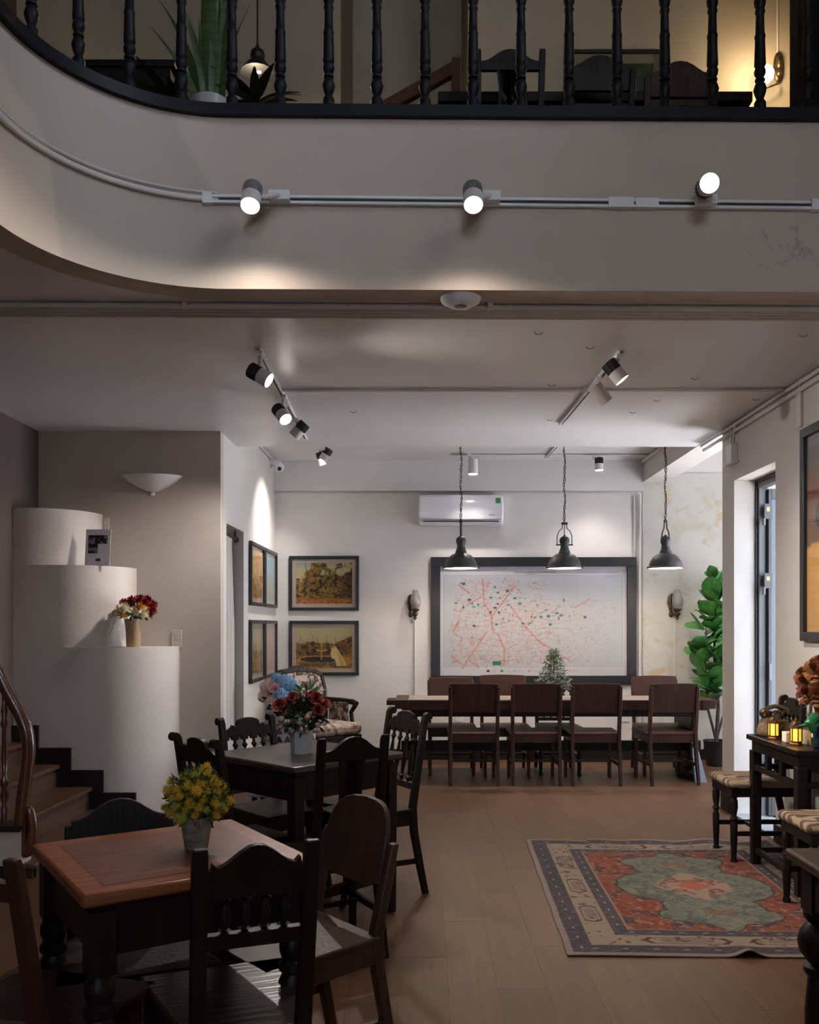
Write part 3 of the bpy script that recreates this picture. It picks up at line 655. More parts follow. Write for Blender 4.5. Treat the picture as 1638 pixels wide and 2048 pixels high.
conduit('wall_conduit', 'conduit along the beam above the alcove mouth', [(XR-.035, DS+.05, H2-.02), (XR-.035, DB-.12, H2-.02)], .016)
conduit('wall_conduit', 'vertical conduit down the back corner beside the framed map', [(XR-.04, DB-.03, H2-.35), (XR-.04, DB-.03, .15)], .016)
conduit('wall_conduit', 'thinner vertical cable beside the back corner conduit', [(XR-.10, DB-.015, H2-.36), (XR-.085, DB-.015, .15)], .008)
conduit('wall_conduit', 'conduit along the bottom of the back wall beam', [(XP+.02, DB-.012, 2.775), (XR-.1, DB-.012, 2.775)], .009)
conduit('wall_conduit', 'conduit rising along the picture wall ceiling to the camera', [(XP+.014, 7.55, H2-.02), (XP+.014, 9.1, H2-.02)], .014)
t = thing('wall_box', 'white switch box hanging from conduits beside the side door', 'box', (XR, 6.61, 2.60))
q = P(1476, 905, 6.6)
t.location = (XR, 6.6, q.z)
MB().box(-.05, 0, -.07, .05, -.075, .055).build('body', m_white, t, .004); MB().box(-.055, 0, -.10, .09, -.09, -.078).build('ledge', m_white, t, .002)
MB().cyl((-.02, -.03, .05), (-.02, -.07, H1-q.z-.02), .009, n=8).cyl((-.02, .02, .05), (-.02, .02, H1-q.z-.02), .009, n=8).build('conduit_tail', m_cond, t)
t = thing('wall_box', 'slim grey cable cover high beside the large door-side picture', 'box', (XR, 5.43, P(1610, 815, 5.43).z)); MB().box(-.02, 0, -.03, .03, -.12, .09).build('cover', m_cond, t, .004); MB().cyl((-.01, 0, .09), (-.01, 0, .22), .007, n=8).build('cable', m_cond, t)
t = thing('security_camera', 'white dome security camera in the ceiling corner of the picture wall', 'camera', (XP, 9.1, P(560, 935, 9.1).z))
MB().box(0, .10, -.05, .05, .02, .07).build('bracket', m_white, t, .004); MB().sph((.085, -.01, .0), .052, 14, 10).build('housing', m_white, t); MB().sph((.098, -.052, -.022), .022, 10, 8).build('lens', m_black, t)

# little wire hooks left in the ceiling
for px_, py_, a, where in ((1077, 664, .1, 'nearest the gallery, between the access point and the right track'), (1180, 693, .0, 'just left of the lit door-side spotlight'), (1103, 768, .2, 'left of the unlit door-side spotlight'), (1390, 755, .0, 'just before the crossing conduit towards the door wall'), (1606, 669, .1, 'nearest the gallery by the door wall'), (1313, 799, .1, 'just behind the crossing conduit'), (1512, 797, .0, 'in the corner of crossing conduit and wall conduits'), (1100, 838, .0, 'beside the far tip of the door-side track'), (707, 822, .1, 'right of the picture-wall track'), (1265, 823, .0, 'over the brightest part of the ceiling')):
    v = Pz(px_, py_, zc); tag(MB().tube([(-.022, 0, .002), (-.018, 0, -.008), (0, 0, -.013), (.018, 0, -.008), (.022, 0, .0)], .0022, 5).build('ceiling_hook', m_grey, loc=v), 'wire ceiling hook '+where, 'hook', 'wire hooks in the ceiling').rotation_euler = (0, 0, a)
# ================================================================ STAIR CORNER
m_blk = plaster('plaster_stepped', (.49, .435, .39), (.55, .495, .45), bump=.08)
def block_poly(xr, yf, rx, ry, n=14, xl=XL+.002):
    pts = [(xl, DF-.002), (xl, yf)]
    for k in range(n+1): a = pi/2*k/n; pts.append((xr-rx+rx*sin(a), yf+ry-ry*cos(a)))
    pts.append((xr, DF-.002)); return pts
ps = thing('stepped_parapet', 'white plaster stair parapet rising in three rounded steps', 'parapet', (-2.4, 6.5, 0)); 
for nm, xr, z0, z1, m_ in (('lower_step', -1.87, 0, 1.24, m_blk), ('middle_step', -2.20, 1.24, 1.83, m_blk), ('upper_step', -2.46, 1.83, 2.24, m_blk)):
    pl = block_poly(xr, 6.44, .42, .40)
    g = MB().prism(pl, z0, z1, 'xy'); n_ = len(pl)
    g.sm = [False, False]+[2 <= i <= 16 for i in range(n_)]
    g.map(lambda x, y, z: (x+2.4, y-6.5, z)).build(nm, m_, ps)
for k, (z0, z1) in enumerate(((0, 1.24),)): pass
# the stair itself
st = thing('staircase', 'dark wooden stairs climbing left in front of the stepped parapet', 'stairs', (-2.5, 5.7, 0))
NB, NF = 6.435, 4.95
for k in range(9):
    xn = -2.14-.232*k; z = .085+.16*k; x0 = max(XL+.002, xn-.262)
    if xn < XL+.08: break
    MB().box(x0, xn, NF, NB, z-.03, z).map(lambda x, y, z: (x+2.5, y-5.7, z)).build('tread', m_stair, st, .006)
    MB().box(max(XL+.002, xn-.05), xn-.025, NF+.02, NB, max(0, z-.16), z-.03).map(lambda x, y, z: (x+2.5, y-5.7, z)).build('riser', m_riser, st)
    MB().box(max(XL+.002, xn-.232+.07), xn+.075, NB-.018, NB+.003, max(0, z-.20), z+.118).map(lambda x, y, z: (x+2.5, y-5.7, z)).build('skirting', m_skirt, st)
pl = [(XL+.004, 0), (-2.165, 0)]
for k in range(4): pl += [(-2.165-.232*k, .055+.16*k), (-2.165-.232*(k+1), .055+.16*k)]
pl = [(max(XL+.004, x), z) for x, z in pl]+[(XL+.004, .055+.16*3)]
MB().prism(pl[:-1] if pl[-1] == pl[-2] else pl, NF+.03, NF+.06).map(lambda x, y, z: (x+2.5, y-5.7, z)).build('stringer', m_riser, st)
MB().box(XL+.01, -2.17, NF+.3, NB, .0, .05).map(lambda x, y, z: (x+2.5, y-5.7, z)).build('plinth', m_skirt, st)
t = thing('stair_rail', 'glossy red-brown stair handrail curling down to a scroll', 'handrail', (-2.25, 4.97, 0))
D0 = 4.97
def rp(px, py, dy=0): v = P(px, py, D0+dy); return (v.x+2.25, dy, v.z)
path = [rp(-70, 1262), rp(-30, 1302), rp(0, 1352), rp(22, 1396), rp(42, 1432), rp(54, 1466), rp(57, 1505), rp(52, 1550), rp(46, 1600), rp(42, 1650), rp(44, 1690), rp(52, 1704), rp(62, 1690), rp(66, 1655), rp(60, 1622), rp(50, 1622), rp(46, 1640)]
sm_ = []
for k in range(len(path)-1):
    p0, p1, p2, p3 = [Vector(path[max(0, min(len(path)-1, k+d))]) for d in (-1, 0, 1, 2)]
    for u in (0, .25, .5, .75): sm_.append(.5*((2*p1)+(-p0+p2)*u+(2*p0-5*p1+4*p2-p3)*u*u+(-p0+3*p1-3*p2+p3)*u**3))
nseg = len(sm_); MB().tube(sm_, [.036 if k < nseg*.62 else .036-.016*(k-nseg*.62)/(nseg*.38) for k in range(nseg)], 12).build('hand_rail', m_rail, t)
def bpr(h): return [(.018, 0), (.018, h*.12), (.012, h*.14), (.024, h*.2), (.013, h*.26), (.024, h*.3), (.022, h*.33), (.012, h*.36), (.017, h*.5), (.012, h*.72), (.022, h*.76), (.012, h*.8), (.02, h*.86), (.012, h*.92), (.016, h)]
for px_, yt, yb in ((9, 1385, 1645), (-25, 1330, 1600)):
    a = rp(px_, yb); c = rp(px_, yt); MB().lathe(bpr(c[2]-a[2]), a, 12).build('baluster', m_rail, t)
v = P(30, 1700, D0)
MB().box(v.x+2.25-.16, v.x+2.25+.06, -.05, .10, 0, .08).build('plinth_base', m_skirt, t); MB().box(v.x+2.25-.15, v.x+2.25+.05, -.045, .09, .08, .27).build('plinth', m_wallw, t); MB().box(v.x+2.25-.17, v.x+2.25+.05, -.06, .1, .27, .30).build('plinth_cap', m_skirt, t)
# plaster half-bowl wall light
t = thing('wall_sconce', 'unlit white plaster half-bowl wall light above the stepped parapet', 'lamp', (-2.08, DF, 2.38))
vs = []; prof = [(.0, 0), (.018, .008), (.02, .022), (.012, .032), (.05, .042), (.12, .075), (.185, .115), (.225, .15), (.228, .155), (.215, .155), (.11, .085)]
n_ = 20; g = MB()
for r, z in prof:
    for k in range(n_+1): a = pi*k/n_; vs.append((r*cos(a), -r*.62*sin(a), z))
g.add(vs, [(j*(n_+1)+k, j*(n_+1)+k+1, (j+1)*(n_+1)+k+1, (j+1)*(n_+1)+k) for j in range(len(prof)-1) for k in range(n_)], True).build('bowl', plaster('sconce_plaster', (.66, .63, .62), (.72, .70, .70)), t)
MB().cyl((-.02, -.03, .14), (-.02, -.03, .17), .008, n=8).cyl((.015, -.03, .14), (.015, -.03, .17), .008, n=8).build('clips', m_iron, t)
def switch(label, loc, wd, ht, rows, rz=0, m=None):
    t = thing('switch_plate', label, 'switch', loc, rz); m = m or M('switch_ivory', (.52, .46, .40), .45)
    MB().box(-wd/2, wd/2, -.012, 0, -ht/2, ht/2).build('plate', m, t, .003)
    for k in range(rows): z = (k-(rows-1)/2)*ht/(rows+.6); MB().box(-.012, .012, -.016, -.012, z-.010, z+.010).build('button', m, t, .001)
    return t
switch('upper wall socket plate beside the top rounded step of the parapet', P(209, 1052, DF-.001), .075, .12, 2)
switch('lower switch plate beside the lowest rounded step of the parapet', P(354, 1277, DF-.001), .075, .13, 3)
# leaflet card on the middle step
im = Img(90, 130, (.68, .65, .68)); nz = im.noise(8, 10, 5)
for (x0, y0, x1, y1) in ((.11, .16, .50, .40), (.50, .16, .88, .40), (.11, .40, .50, .66)):
    im.rect(x0, y0, x1, y1, (.05, .04, .05)); m_ = ((im.X > x0) & (im.X < x1) & (im.Y > y0) & (im.Y < y1) & (nz > .58)); im.mask(m_.astype(float), (.42, .40, .42), .9)
im.rect(.43, .80, .62, .875, (.05, .03, .04)); im.rect(.46, .832, .59, .845, (.4, .38, .4))
t = thing('display_card', 'white display card with black and white photos leaning on the middle parapet step', 'card', P(194, 1138, 6.52)); t.location.z = 1.83
t.rotation_euler = (radians(-7), 0, 0)
MB().box(-.09, .09, 0, .006, 0, .268).build('board', M('card_board', (.4, .37, .38), .7), t)
sheet('print', im, lambda X, Y: (-.09+.18*X, -.001+0*X, .268-.268*Y), m_print, t)

# ---------------------------------------------------------------- flowers
def mum_mesh(name, m, n_rings=5, petal=.5, R=1.):
    g = MB(); rr = random.Random(name)
    for k in range(n_rings):
        el = radians(8+80*k/(n_rings-1)); npet = max(5, int(15*cos(el*.85)))
        for i in range(npet):
            a = 2*pi*(i+.5*(k % 2))/npet+rr.uniform(-.1, .1); e = el+rr.uniform(-.12, .12); r0, r1 = R*.18, R*rr.uniform(.85, 1.05)
            d = Vector((cos(a)*cos(e), sin(a)*cos(e), sin(e))); s_ = Vector((-sin(a), cos(a), 0)); u = d.cross(s_); ww = R*petal*.42
            p = [d*r0-s_*ww*.3, d*r0+s_*ww*.3, d*(r1*.65)+s_*ww*.5-u*.06*R, d*(r1*.65)-s_*ww*.5-u*.06*R, d*r1+s_*ww*.25+u*.10*R, d*r1-s_*ww*.25+u*.10*R]
            g.add(p, [(0, 1, 2, 3), (3, 2, 4, 5)], True)
    g.sph((0, 0, 0), R*.55, 10, 7)
    return g.mesh(name, m)
def rose_mesh(name, m, R=1.):
    g = MB(); rr = random.Random(name)
    for k, (rad, ht, npet, op) in enumerate(((.16, .62, 3, -.1), (.34, .60, 4, .0), (.55, .52, 5, .15), (.78, .38, 5, .35), (1.0, .2, 6, .6))):
        for i in range(npet):
            a0 = 2*pi*i/npet+k*.7; wdt = 2*pi/npet*.75; vs = []
            for r_ in range(4):
                u = r_/3
                for c in range(5):
                    a = a0+wdt*(c/4-.5)*(1.0 if u > .2 else .6); rad_ = rad*(.35+.65*u**.7)*(1+op*u*u*.35)+.03*R*rr.uniform(-1, 1)
                    vs.append((R*rad_*cos(a), R*rad_*sin(a), R*(-.35+(ht+.35)*u-(.22*u**4 if c in (0, 4) else 0)-op*.25*u**3)))
            g.add(vs, [(r_*5+c, r_*5+c+1, r_*5+c+6, r_*5+c+5) for r_ in range(3) for c in range(4)], True)
    return g.mesh(name, m)
def hydr_mesh(name, m, R=1., n_=150):
    g = MB(); rr = random.Random(name)
    for i in range(n_):
        z = 1-2*(i+.5)/n_; a = i*2.39996; q = math.sqrt(1-z*z); d = Vector((q*cos(a), q*sin(a), z)); rad = R*rr.uniform(.86, 1.08)
        s_ = d.orthogonal().normalized(); u = d.cross(s_); rot = rr.uniform(0, pi)
        for p_ in range(4):
            b = rot+p_*pi/2; e1 = s_*cos(b)+u*sin(b); e2 = d.cross(e1); L = R*.2
            tq = rr.uniform(-.06, .08)*R; g.add([d*(rad-.05*R), d*(rad+tq)+e1*L*.6+e2*L*.45, d*(rad+.02*R+tq)+e1*L, d*(rad-tq)+e1*L*.6-e2*L*.45], [(0, 1, 2), (0, 2, 3)], False)
    g.sph((0, 0, 0), R*.74, 12, 8)
    return g.mesh(name, m)
def put(t, me, loc, s, d=(0, 0, 1), spin=0., name='flower'):
    o = obj(name, me, t); o.location = loc; o.scale = (s, s, s)
    q = Vector(d).to_track_quat('Z', 'Y') @ Matrix.Rotation(spin, 4, 'Z').to_quaternion(); o.rotation_mode = 'QUATERNION'; o.rotation_quaternion = q
    return o
def foliage(t, c, r, n_, m, L=.05, W=.012, seed=1, name='foliage', up_bias=.2, inner=.3):
    g = MB(); rr = random.Random(seed)
    for i in range(n_):
        d = Vector((rr.gauss(0, 1), rr.gauss(0, 1), rr.gauss(up_bias, 1))).normalized(); p = Vector((c[0]+d.x*r[0]*rr.uniform(inner, .85), c[1]+d.y*r[1]*rr.uniform(inner, .85), c[2]+d.z*r[2]*rr.uniform(inner, .85)))
        d = (d+Vector((rr.uniform(-.6, .6), rr.uniform(-.6, .6), rr.uniform(-.5, .7)))).normalized(); s_ = d.orthogonal().normalized()
        s_ = Matrix.Rotation(rr.uniform(0, 6.28), 3, d) @ s_; l = L*rr.uniform(.6, 1.2); ww = W*rr.uniform(.7, 1.2)
        g.add([p, p+d*l*.5+s_*ww, p+d*l, p+d*l*.5-s_*ww], [(0, 1, 2, 3)])
    return g.build(name, m, t)
def col2(name, a, b_, sc=20, rough=.75): return MN(name, [(.3, a), (.7, b_)], sc, rough=rough, spec=.25)
m_red = col2('petal_red', (.16, .006, .012), (.30, .015, .02), 2); m_cream = col2('petal_cream', (.62, .52, .33), (.74, .66, .48), 2); m_orange = col2('petal_orange', (.62, .26, .05), (.75, .40, .10), 2)
me_red = mum_mesh('red_bloom', m_red, 6, .55); me_cream = mum_mesh('cream_bloom', m_cream, 6, .5); me_or = mum_mesh('orange_bloom', m_orange, 3, .42)
# bouquet on the lowest step of the parapet
q = P(267, 1290, 6.56)
t = thing('flower_vase', 'red, cream and orange flowers in a tan paper pot on the lowest parapet step', 'flowers', (q.x, 6.56, 1.24))
MB().lathe([(.046, 0), (.05, .005), (.058, .16), (.066, .205), (.058, .2), (.05, .1)], n=20).build('pot', MN('kraft_pot', [(.3, (.36, .23, .13)), (.7, (.48, .32, .19))], 12, rough=.6), t)
foliage(t, (0, 0, .25), (.14, .10, .06), 130, m_leafd, .06, .012, 4)
for k, (x, z, s_, me) in enumerate([(-.02, .325, .052, me_red), (.05, .335, .05, me_red), (.105, .325, .048, me_red), (.13, .30, .046, me_red), (.135, .255, .042, me_red), (-.055, .315, .04, me_red), (.09, .34, .042, me_red),
                                     (-.075, .255, .052, me_cream), (-.03, .275, .05, me_cream), (.035, .255, .052, me_cream), (.10, .235, .046, me_cream), (-.10, .235, .036, me_cream), (.08, .285, .055, me_or), (-.045, .235, .052, me_or)]):
    put(t, me, (x, -.05-.03*(k % 3)+(.07 if me is me_red else 0), z), s_, (x*2, -.75, .6), k)
g = MB(); rr = random.Random(8)
for k in range(16): a = rr.uniform(0, 1); g.sph((-.11-.05*a, -.05, .20-.12*a), .006, 6, 4)
g.tube([(-.05, -.04, .22), (-.12, -.05, .2), (-.16, -.05, .07)], .0025, 5).build('hanging_sprig', m_cream, t)

# ================================================================ CHAIRS
def turned_leg(h, r=.02):
    return [(r*.9, 0), (r*1.05, .02), (r*.75, .03), (r*.8, .04), (r*1.05, h*.35), (r*1.1, h*.55), (r*.7, h*.6), (r*1.2, h*.64), (r*.75, h*.68), (r*1.2, h*.8), (r*1.15, h*.9), (r*.8, h*.93), (r*1.2, h*.95), (r*1.2, h)]
def carve(w_, top, bot, kind):
    """outline of a chair crest (x, z), symmetrical"""
    h = w_/2
    if kind == 'stepped': half = [(0, 0), (.22, -.003), (.40, -.012), (.46, -.022), (.48, -.040), (.60, -.044), (.66, -.036), (.72, -.048), (.86, -.058), (1, -.066)]
    elif kind == 'arch': half = [(0, 0), (.2, -.004), (.4, -.018), (.55, -.034), (.7, -.048), (.85, -.056), (1, -.058)]
    elif kind == 'scroll': half = [(0, 0), (.15, -.003), (.35, -.017), (.5, -.031), (.65, -.043), (.78, -.048), (.84, -.040), (.88, -.036), (.90, -.052), (1, -.058)]
    elif kind == 'round': half = [(0, 0), (.4, -.004), (.62, -.013), (.78, -.03), (.89, -.055), (.96, -.085), (1, -.13)]
    else: half = [(0, 0), (.5, -.002), (1, -.006)]
    up_ = [(x*h, top+z) for x, z in half]
    right = up_; left = [(-x, z) for x, z in reversed(up_[1:])]
    return left+right
def scallop(w_, zb, n_, amp):
    out = []
    for i in range(n_):
        x0 = w_/2-w_*i/n_; x1 = w_/2-w_*(i+1)/n_; xm = (x0+x1)/2; dx = (x0-x1)
        out += [(x0-.02*dx, zb), (xm+.22*dx, zb), (xm+.18*dx, zb+amp*.4), (xm, zb+amp), (xm-.18*dx, zb+amp*.4), (xm-.22*dx, zb), (x1+.02*dx, zb)]
    return out
def spindle(h, r=.011): return [(r*.8, 0), (r*.9, h*.05), (r*1.5, h*.09), (r*.7, h*.13), (r*1.0, h*.25), (r*1.35, h*.45), (r*.75, h*.72), (r*.6, h*.80), (r*1.5, h*.87), (r*.7, h*.92), (r*.8, h)]
def make_chair(name, label, loc, rz, back='carved', H=.935, wb=.36, wf=.42, d=.40, sz=.45, m=None, tilt=.075, group=None, seat='wood', legs='square', m_seat=None, post=.034, mb_=None):
    m = m or m_dark; mb_ = mb_ or m
    t = thing(name, label, 'chair', (loc[0], loc[1], loc[2] if len(loc) > 2 else 0), rz, group); yb = -d/2; yf = d/2
    yy = lambda z: yb-tilt*max(0, (z-sz))/(H-sz)
    tl = lambda x, y, z: (x, y+yy(z), z)
    # seat
    if seat == 'wood':
        MB().prism([(-wb/2-.01, yb-.0), (wb/2+.01, yb-.0), (wf/2+.012, yf+.02), (-wf/2-.012, yf+.02)], sz-.022, sz, 'xy').build('seat', m_seat or m, t, .006)
    else:
        MB().prism([(-wb/2-.01, yb+.01), (wb/2+.01, yb+.01), (wf/2+.015, yf+.02), (-wf/2-.015, yf+.02)], sz-.05, sz, 'xy').build('cushion', m_seat, t, .022)
    ah = .065 if seat == 'wood' else .05; za = sz-.022 if seat == 'wood' else sz-.05
    MB().prism([(-wb/2, yb), (wb/2, yb), (wf/2, yf), (-wf/2, yf)], za-ah, za, 'xy').build('apron', m, t, .003)
    # legs
    for s_ in (-1, 1):
        if legs == 'turned': MB().lathe(turned_leg(za-ah+.02), (s_*(wf/2-.02), yf-.02, 0), 12).build('leg', m, t)
        elif legs == 'cab': MB().sweep([(s_*(wf/2-.014), yf-.005, 0, .024, .026), (s_*(wf/2-.020), yf-.03, .12, .028, .03), (s_*(wf/2-.02), yf-.028, .28, .036, .036), (s_*(wf/2-.02), yf-.022, za, .04, .04)]).build('leg', m, t, .003)
        else: MB().sweep([(s_*(wf/2-.018), yf-.018, 0, .028, .028), (s_*(wf/2-.018), yf-.018, za, .036, .036)]).build('leg', m, t, .003)
        top = H if back != 'panel' else H-.03
        if back == 'round': top = H-.12
        if back == 'solid': top = H-.075
        g = MB().sweep([(s_*(wb/2-.01), yb-.075, 0, post*.85, post*.9), (s_*(wb/2-.012), yb-.045, .14, post*.95, post), (s_*(wb/2-.012), yb-.008, .33, post, post*1.1), (s_*(wb/2-.012), yb, sz, post, post*1.1), (s_*(wb/2-.010), yy(.6), .6, post, post), (s_*(wb/2-.008), yy(top-.02), top-.02, post, post*.85), (s_*(wb/2-.008), yy(top)-.004, top, post*.9, post*.7)])
        g.build('back_leg', m, t, .004)
        if back in ('carved',): MB().tube([(s_*(wb/2-.008)-.019, yy(H)-.014, H-.012), (s_*(wb/2-.008)+.019, yy(H)-.014, H-.012)], .02, 12).build('scroll', m, t)
        MB().box(s_*(wf/2+wb/2)/2-.009-s_*.018, s_*(wf/2+wb/2)/2+.009-s_*.018, yb-.02, yf-.02, .16, .188).build('stretcher', m, t)
    MB().box(-wb/2+.02, wb/2-.02, -.01, .012, .165, .185).build('stretcher', m, t)
    wi = wb-post*1.2
    if back == 'carved':
        zb = H-.115; pl = carve(wi, H, zb, 'stepped')+scallop(wi, zb, 5, .026); MB().prism(pl, -.011, .011).map(tl).build('crest', mb_, t)
        zl = H-.36; MB().box(-wi/2, wi/2, -.013, .013, zl-.032, zl).map(tl).build('lower_rail', m, t)
        for k in range(4):
            x = wi*(-.5+(k+1)/5); MB().lathe(spindle(zb-zl+.004), (x, 0, zl), 10).map(tl).build('spindle', m, t)
    elif back == 'short':
        zb = H-.12; pl = carve(wi, H, zb, 'scroll')+[(wi/2, zb), (-wi/2, zb)]; MB().prism(pl, -.012, .012).map(tl).build('crest', mb_, t)
        zl = H-.205; MB().box(-wi/2, wi/2, -.013, .013, zl-.035, zl).map(tl).build('lower_rail', m, t)
        for k in range(4): x = wi*(-.5+(k+1)/5); MB().lathe(spindle(zb-zl+.004, .010), (x, 0, zl), 10).map(tl).build('spindle', m, t)
    elif back == 'splat':
        zb = H-.10; pl = carve(wi, H, zb, 'arch')+[(wi/2, zb), (-wi/2, zb)]; MB().prism(pl, -.012, .012).map(tl).build('crest', mb_, t)
        zl = sz+.05; MB().box(-wi/2, wi/2, -.012, .012, zl-.03, zl).map(tl).build('lower_rail', m, t)
        sw = wi*.22; hz = zl+.12
        hl = [(-.012, hz-.012), (-.022, hz+.004), (-.012, hz+.016), (0, hz+.008), (.012, hz+.016), (.022, hz+.004), (.012, hz-.012)]
        MB().prism([(-sw, zb), (-sw*.85, zl+.2), (-sw*.8, zl), (-.0, zl), (0, hz-.022)]+hl[:4]+[(0, zb)], -.008, .008).prism([(sw, zb), (0, zb)]+hl[3:]+[(0, hz-.022), (0, zl), (sw*.8, zl), (sw*.85, zl+.2)], -.008, .008).map(tl).weld().build('splat', m, t)
    elif back in ('panel', 'round'):
        zb = sz+.18 if back == 'panel' else sz+.13; wp = wi+.03 if back == 'panel' else wi+.005
        if back == 'panel': pl = carve(wp, H, zb, 'flat')+[(wp/2, zb), (-wp/2, zb)]
        else: pl = [(-wp/2, zb+.02)]+carve(wp, H, zb, 'round')+[(wp/2, zb+.02), (wp*.3, zb), (-wp*.3, zb)]
        MB().prism(pl, .004, .022).map(lambda x, y, z: (x, y+yy(z)+.018*(1-(2*x/wp)**2)*-1, z)).build('back_panel', mb_, t, .003)
    elif back == 'solid':
        zb = H-.17; pl = carve(wi+.02, H, zb, 'arch')+[(wi/2+.01, zb), (-wi/2-.01, zb)]; MB().prism(pl, .0, .024).map(tl).build('crest', mb_, t)
        zl = sz+.16; MB().box(-wi/2, wi/2, -.012, .012, zl-.03, zl).map(tl).build('lower_rail', m, t)
    return t
def chair_at(name, label, back_xy, fdir, d=.40, tilt=.075, **k):
    """place a chair by the middle of its back top and the way it faces"""
    f = Vector(fdir).normalized(); c = Vector(back_xy)+f*(d/2+tilt*.8)
    z = k.pop('z', 0)
    return make_chair(name, label, (c.x, c.y, z), face(f.x, f.y), d=d, tilt=tilt, **k)
# mid table chairs
chair_at('carved_chair', 'dark carved spindle-back chair left of the square dark table by the parapet', (-.965, 3.86), (.72, .69), d=.34, back='carved', H=.92, wb=.36, group='chairs at the square dark table', legs='cab')
chair_at('carved_chair', 'dark carved spindle-back chair between the square dark table and the curtained doorway', (-.965, 4.92), (.72, -.69), back='carved', H=.895, wb=.345, group='chairs at the square dark table', legs='cab')
chair_at('carved_chair', 'dark carved spindle-back chair at the square dark table, nearest the long table', (-.11, 4.87), (-.87, -.49), back='carved', H=.935, wb=.42, d=.40, group='chairs at the square dark table', legs='cab')
chair_at('splat_chair', 'dark splat-back chair with a heart cut-out at the square dark table', (-.30, 3.73), (-.50, .86), d=.36, back='splat', H=.94, wb=.305, group='chairs at the square dark table')
# front table chairs
chair_at('short_spindle_chair', 'dark chair with scrolled crest and short spindles nearest the viewer', (-.385, 2.05), (-.36, .93), back='short', H=.905, wb=.27, wf=.42, d=.42, post=.036, group='chairs at the red-brown table', m_seat=m_ttdark)
chair_at('round_panel_chair', 'brown chair with a tall rounded panel back at the red-brown table', (-.205, 2.94), (-.76, -.65), back='round', H=.84, wb=.36, wf=.42, m=m_brown, group='chairs at the red-brown table', tilt=.09)
chair_at('arched_chair', 'dark chair with plain arched crest between the red-brown table and the stairs', (-.975, 2.88), (.42, -.90), back='solid', H=.845, wb=.315, m=m_dark2, group='chairs at the red-brown table')
chair_at('tall_post_chair', 'dark reddish chair cut by the picture edge at the red-brown table', (-1.045, 1.99), (.25, .97), d=.38, back='splat', H=.90, wb=.36, m=m_mahog, group='chairs at the red-brown table', tilt=.10)
# chairs at the long table
LTg = 'panel chairs at the long table'
for X, lab in ((.43, 'mahogany panel-back chair at the near side of the long table, leftmost of four'), (.975, 'mahogany panel-back chair at the near side of the long table, second from the left'), (1.50, 'mahogany panel-back chair at the near side of the long table, third from the left'), (2.18, 'mahogany panel-back chair at the near side of the long table, beside the leafy plant')):
    chair_at('panel_chair', lab, (X, 7.87), (.0, 1) if X < 2 else (-.08, 1), back='panel', H=.89, wb=.435, wf=.44, d=.42, tilt=.05, m=m_mahog, group=LTg, post=.032)
for X, lab, H in ((.25, 'mahogany panel-back chair behind the long table, under the corner of the map', .89), (.76, 'tall mahogany panel-back chair behind the long table left of the small fir', .915), (2.24, 'mahogany panel-back chair behind the long table in front of the wall lamp', .905)):
    chair_at('panel_chair', lab, (X, 8.80), (0, -1), back='panel', H=H, wb=.435, wf=.44, d=.42, tilt=.05, m=m_mahog, group=LTg, post=.032)
chair_at('spindle_chair', 'dark turned-leg chair behind the long table, behind the small fir', (1.26, 8.82), (0, -1), back='carved', H=.86, wb=.36, wf=.4, m=m_dark, legs='turned', tilt=.05)
# upholstered chairs by the door
m_zeb, nt, b = newmat('zebra_fabric'); tc = nt.nodes.new('ShaderNodeTexCoord'); wv = nt.nodes.new('ShaderNodeTexWave'); wv.inputs['Scale'].default_value = 4.2; wv.inputs['Distortion'].default_value = 15; wv.inputs['Detail'].default_value = 1.5; wv.inputs['Detail Scale'].default_value = 1.2
nt.links.new(tc.outputs['Object'], wv.inputs[0]); r_ = nt.nodes.new('ShaderNodeValToRGB'); e = r_.color_ramp.elements; e[0].position = .42; e[0].color = (.10, .055, .034, 1); e[1].position = .56; e[1].color = (.34, .25, .165, 1)
nt.links.new(wv.outputs[0], r_.inputs[0]); nt.links.new(r_.outputs[0], b.inputs['Base Color']); b.inputs['Roughness'].default_value = .8; addbump(nt, b, 200, .3)
make_chair('upholstered_chair', 'dark chair with brown striped fabric seat between the console and the side door', (1.995, 5.45), face(-1, 0), back='carved', H=.96, wb=.34, wf=.36, d=.40, sz=.49, seat='soft', m_seat=m_zeb, legs='turned', tilt=.03, group='striped-seat chairs by the door')
make_chair('upholstered_chair', 'dark chair with brown striped fabric seat on the near side of the console', (2.0, 4.37), face(-1, 0), back='carved', H=.74, wb=.34, wf=.36, d=.40, sz=.47, seat='soft', m_seat=m_zeb, legs='turned', tilt=.0, group='striped-seat chairs by the door')
# chairs upstairs
ug = 'carved chairs upstairs'
chair_at('gallery_chair', 'upstairs carved chair with square posts, nearest the slanting handrail', (P(1020, 118, 4.83).x, 4.83), (0, 1), back='splat', H=.875, wb=.36, z=HU, group=ug)
chair_at('gallery_chair', 'upstairs carved chair in front of the green picture', (P(1200, 122, 4.83).x, 4.83), (.0, 1), back='solid', H=.85, wb=.37, z=HU, group=ug)
chair_at('gallery_chair', 'upstairs reddish carved chair, nearest the globe wall lamp', (P(1360, 145, 4.8).x, 4.80), (0, 1), back='solid', H=.80, wb=.36, m=m_mahog, z=HU, group=ug)
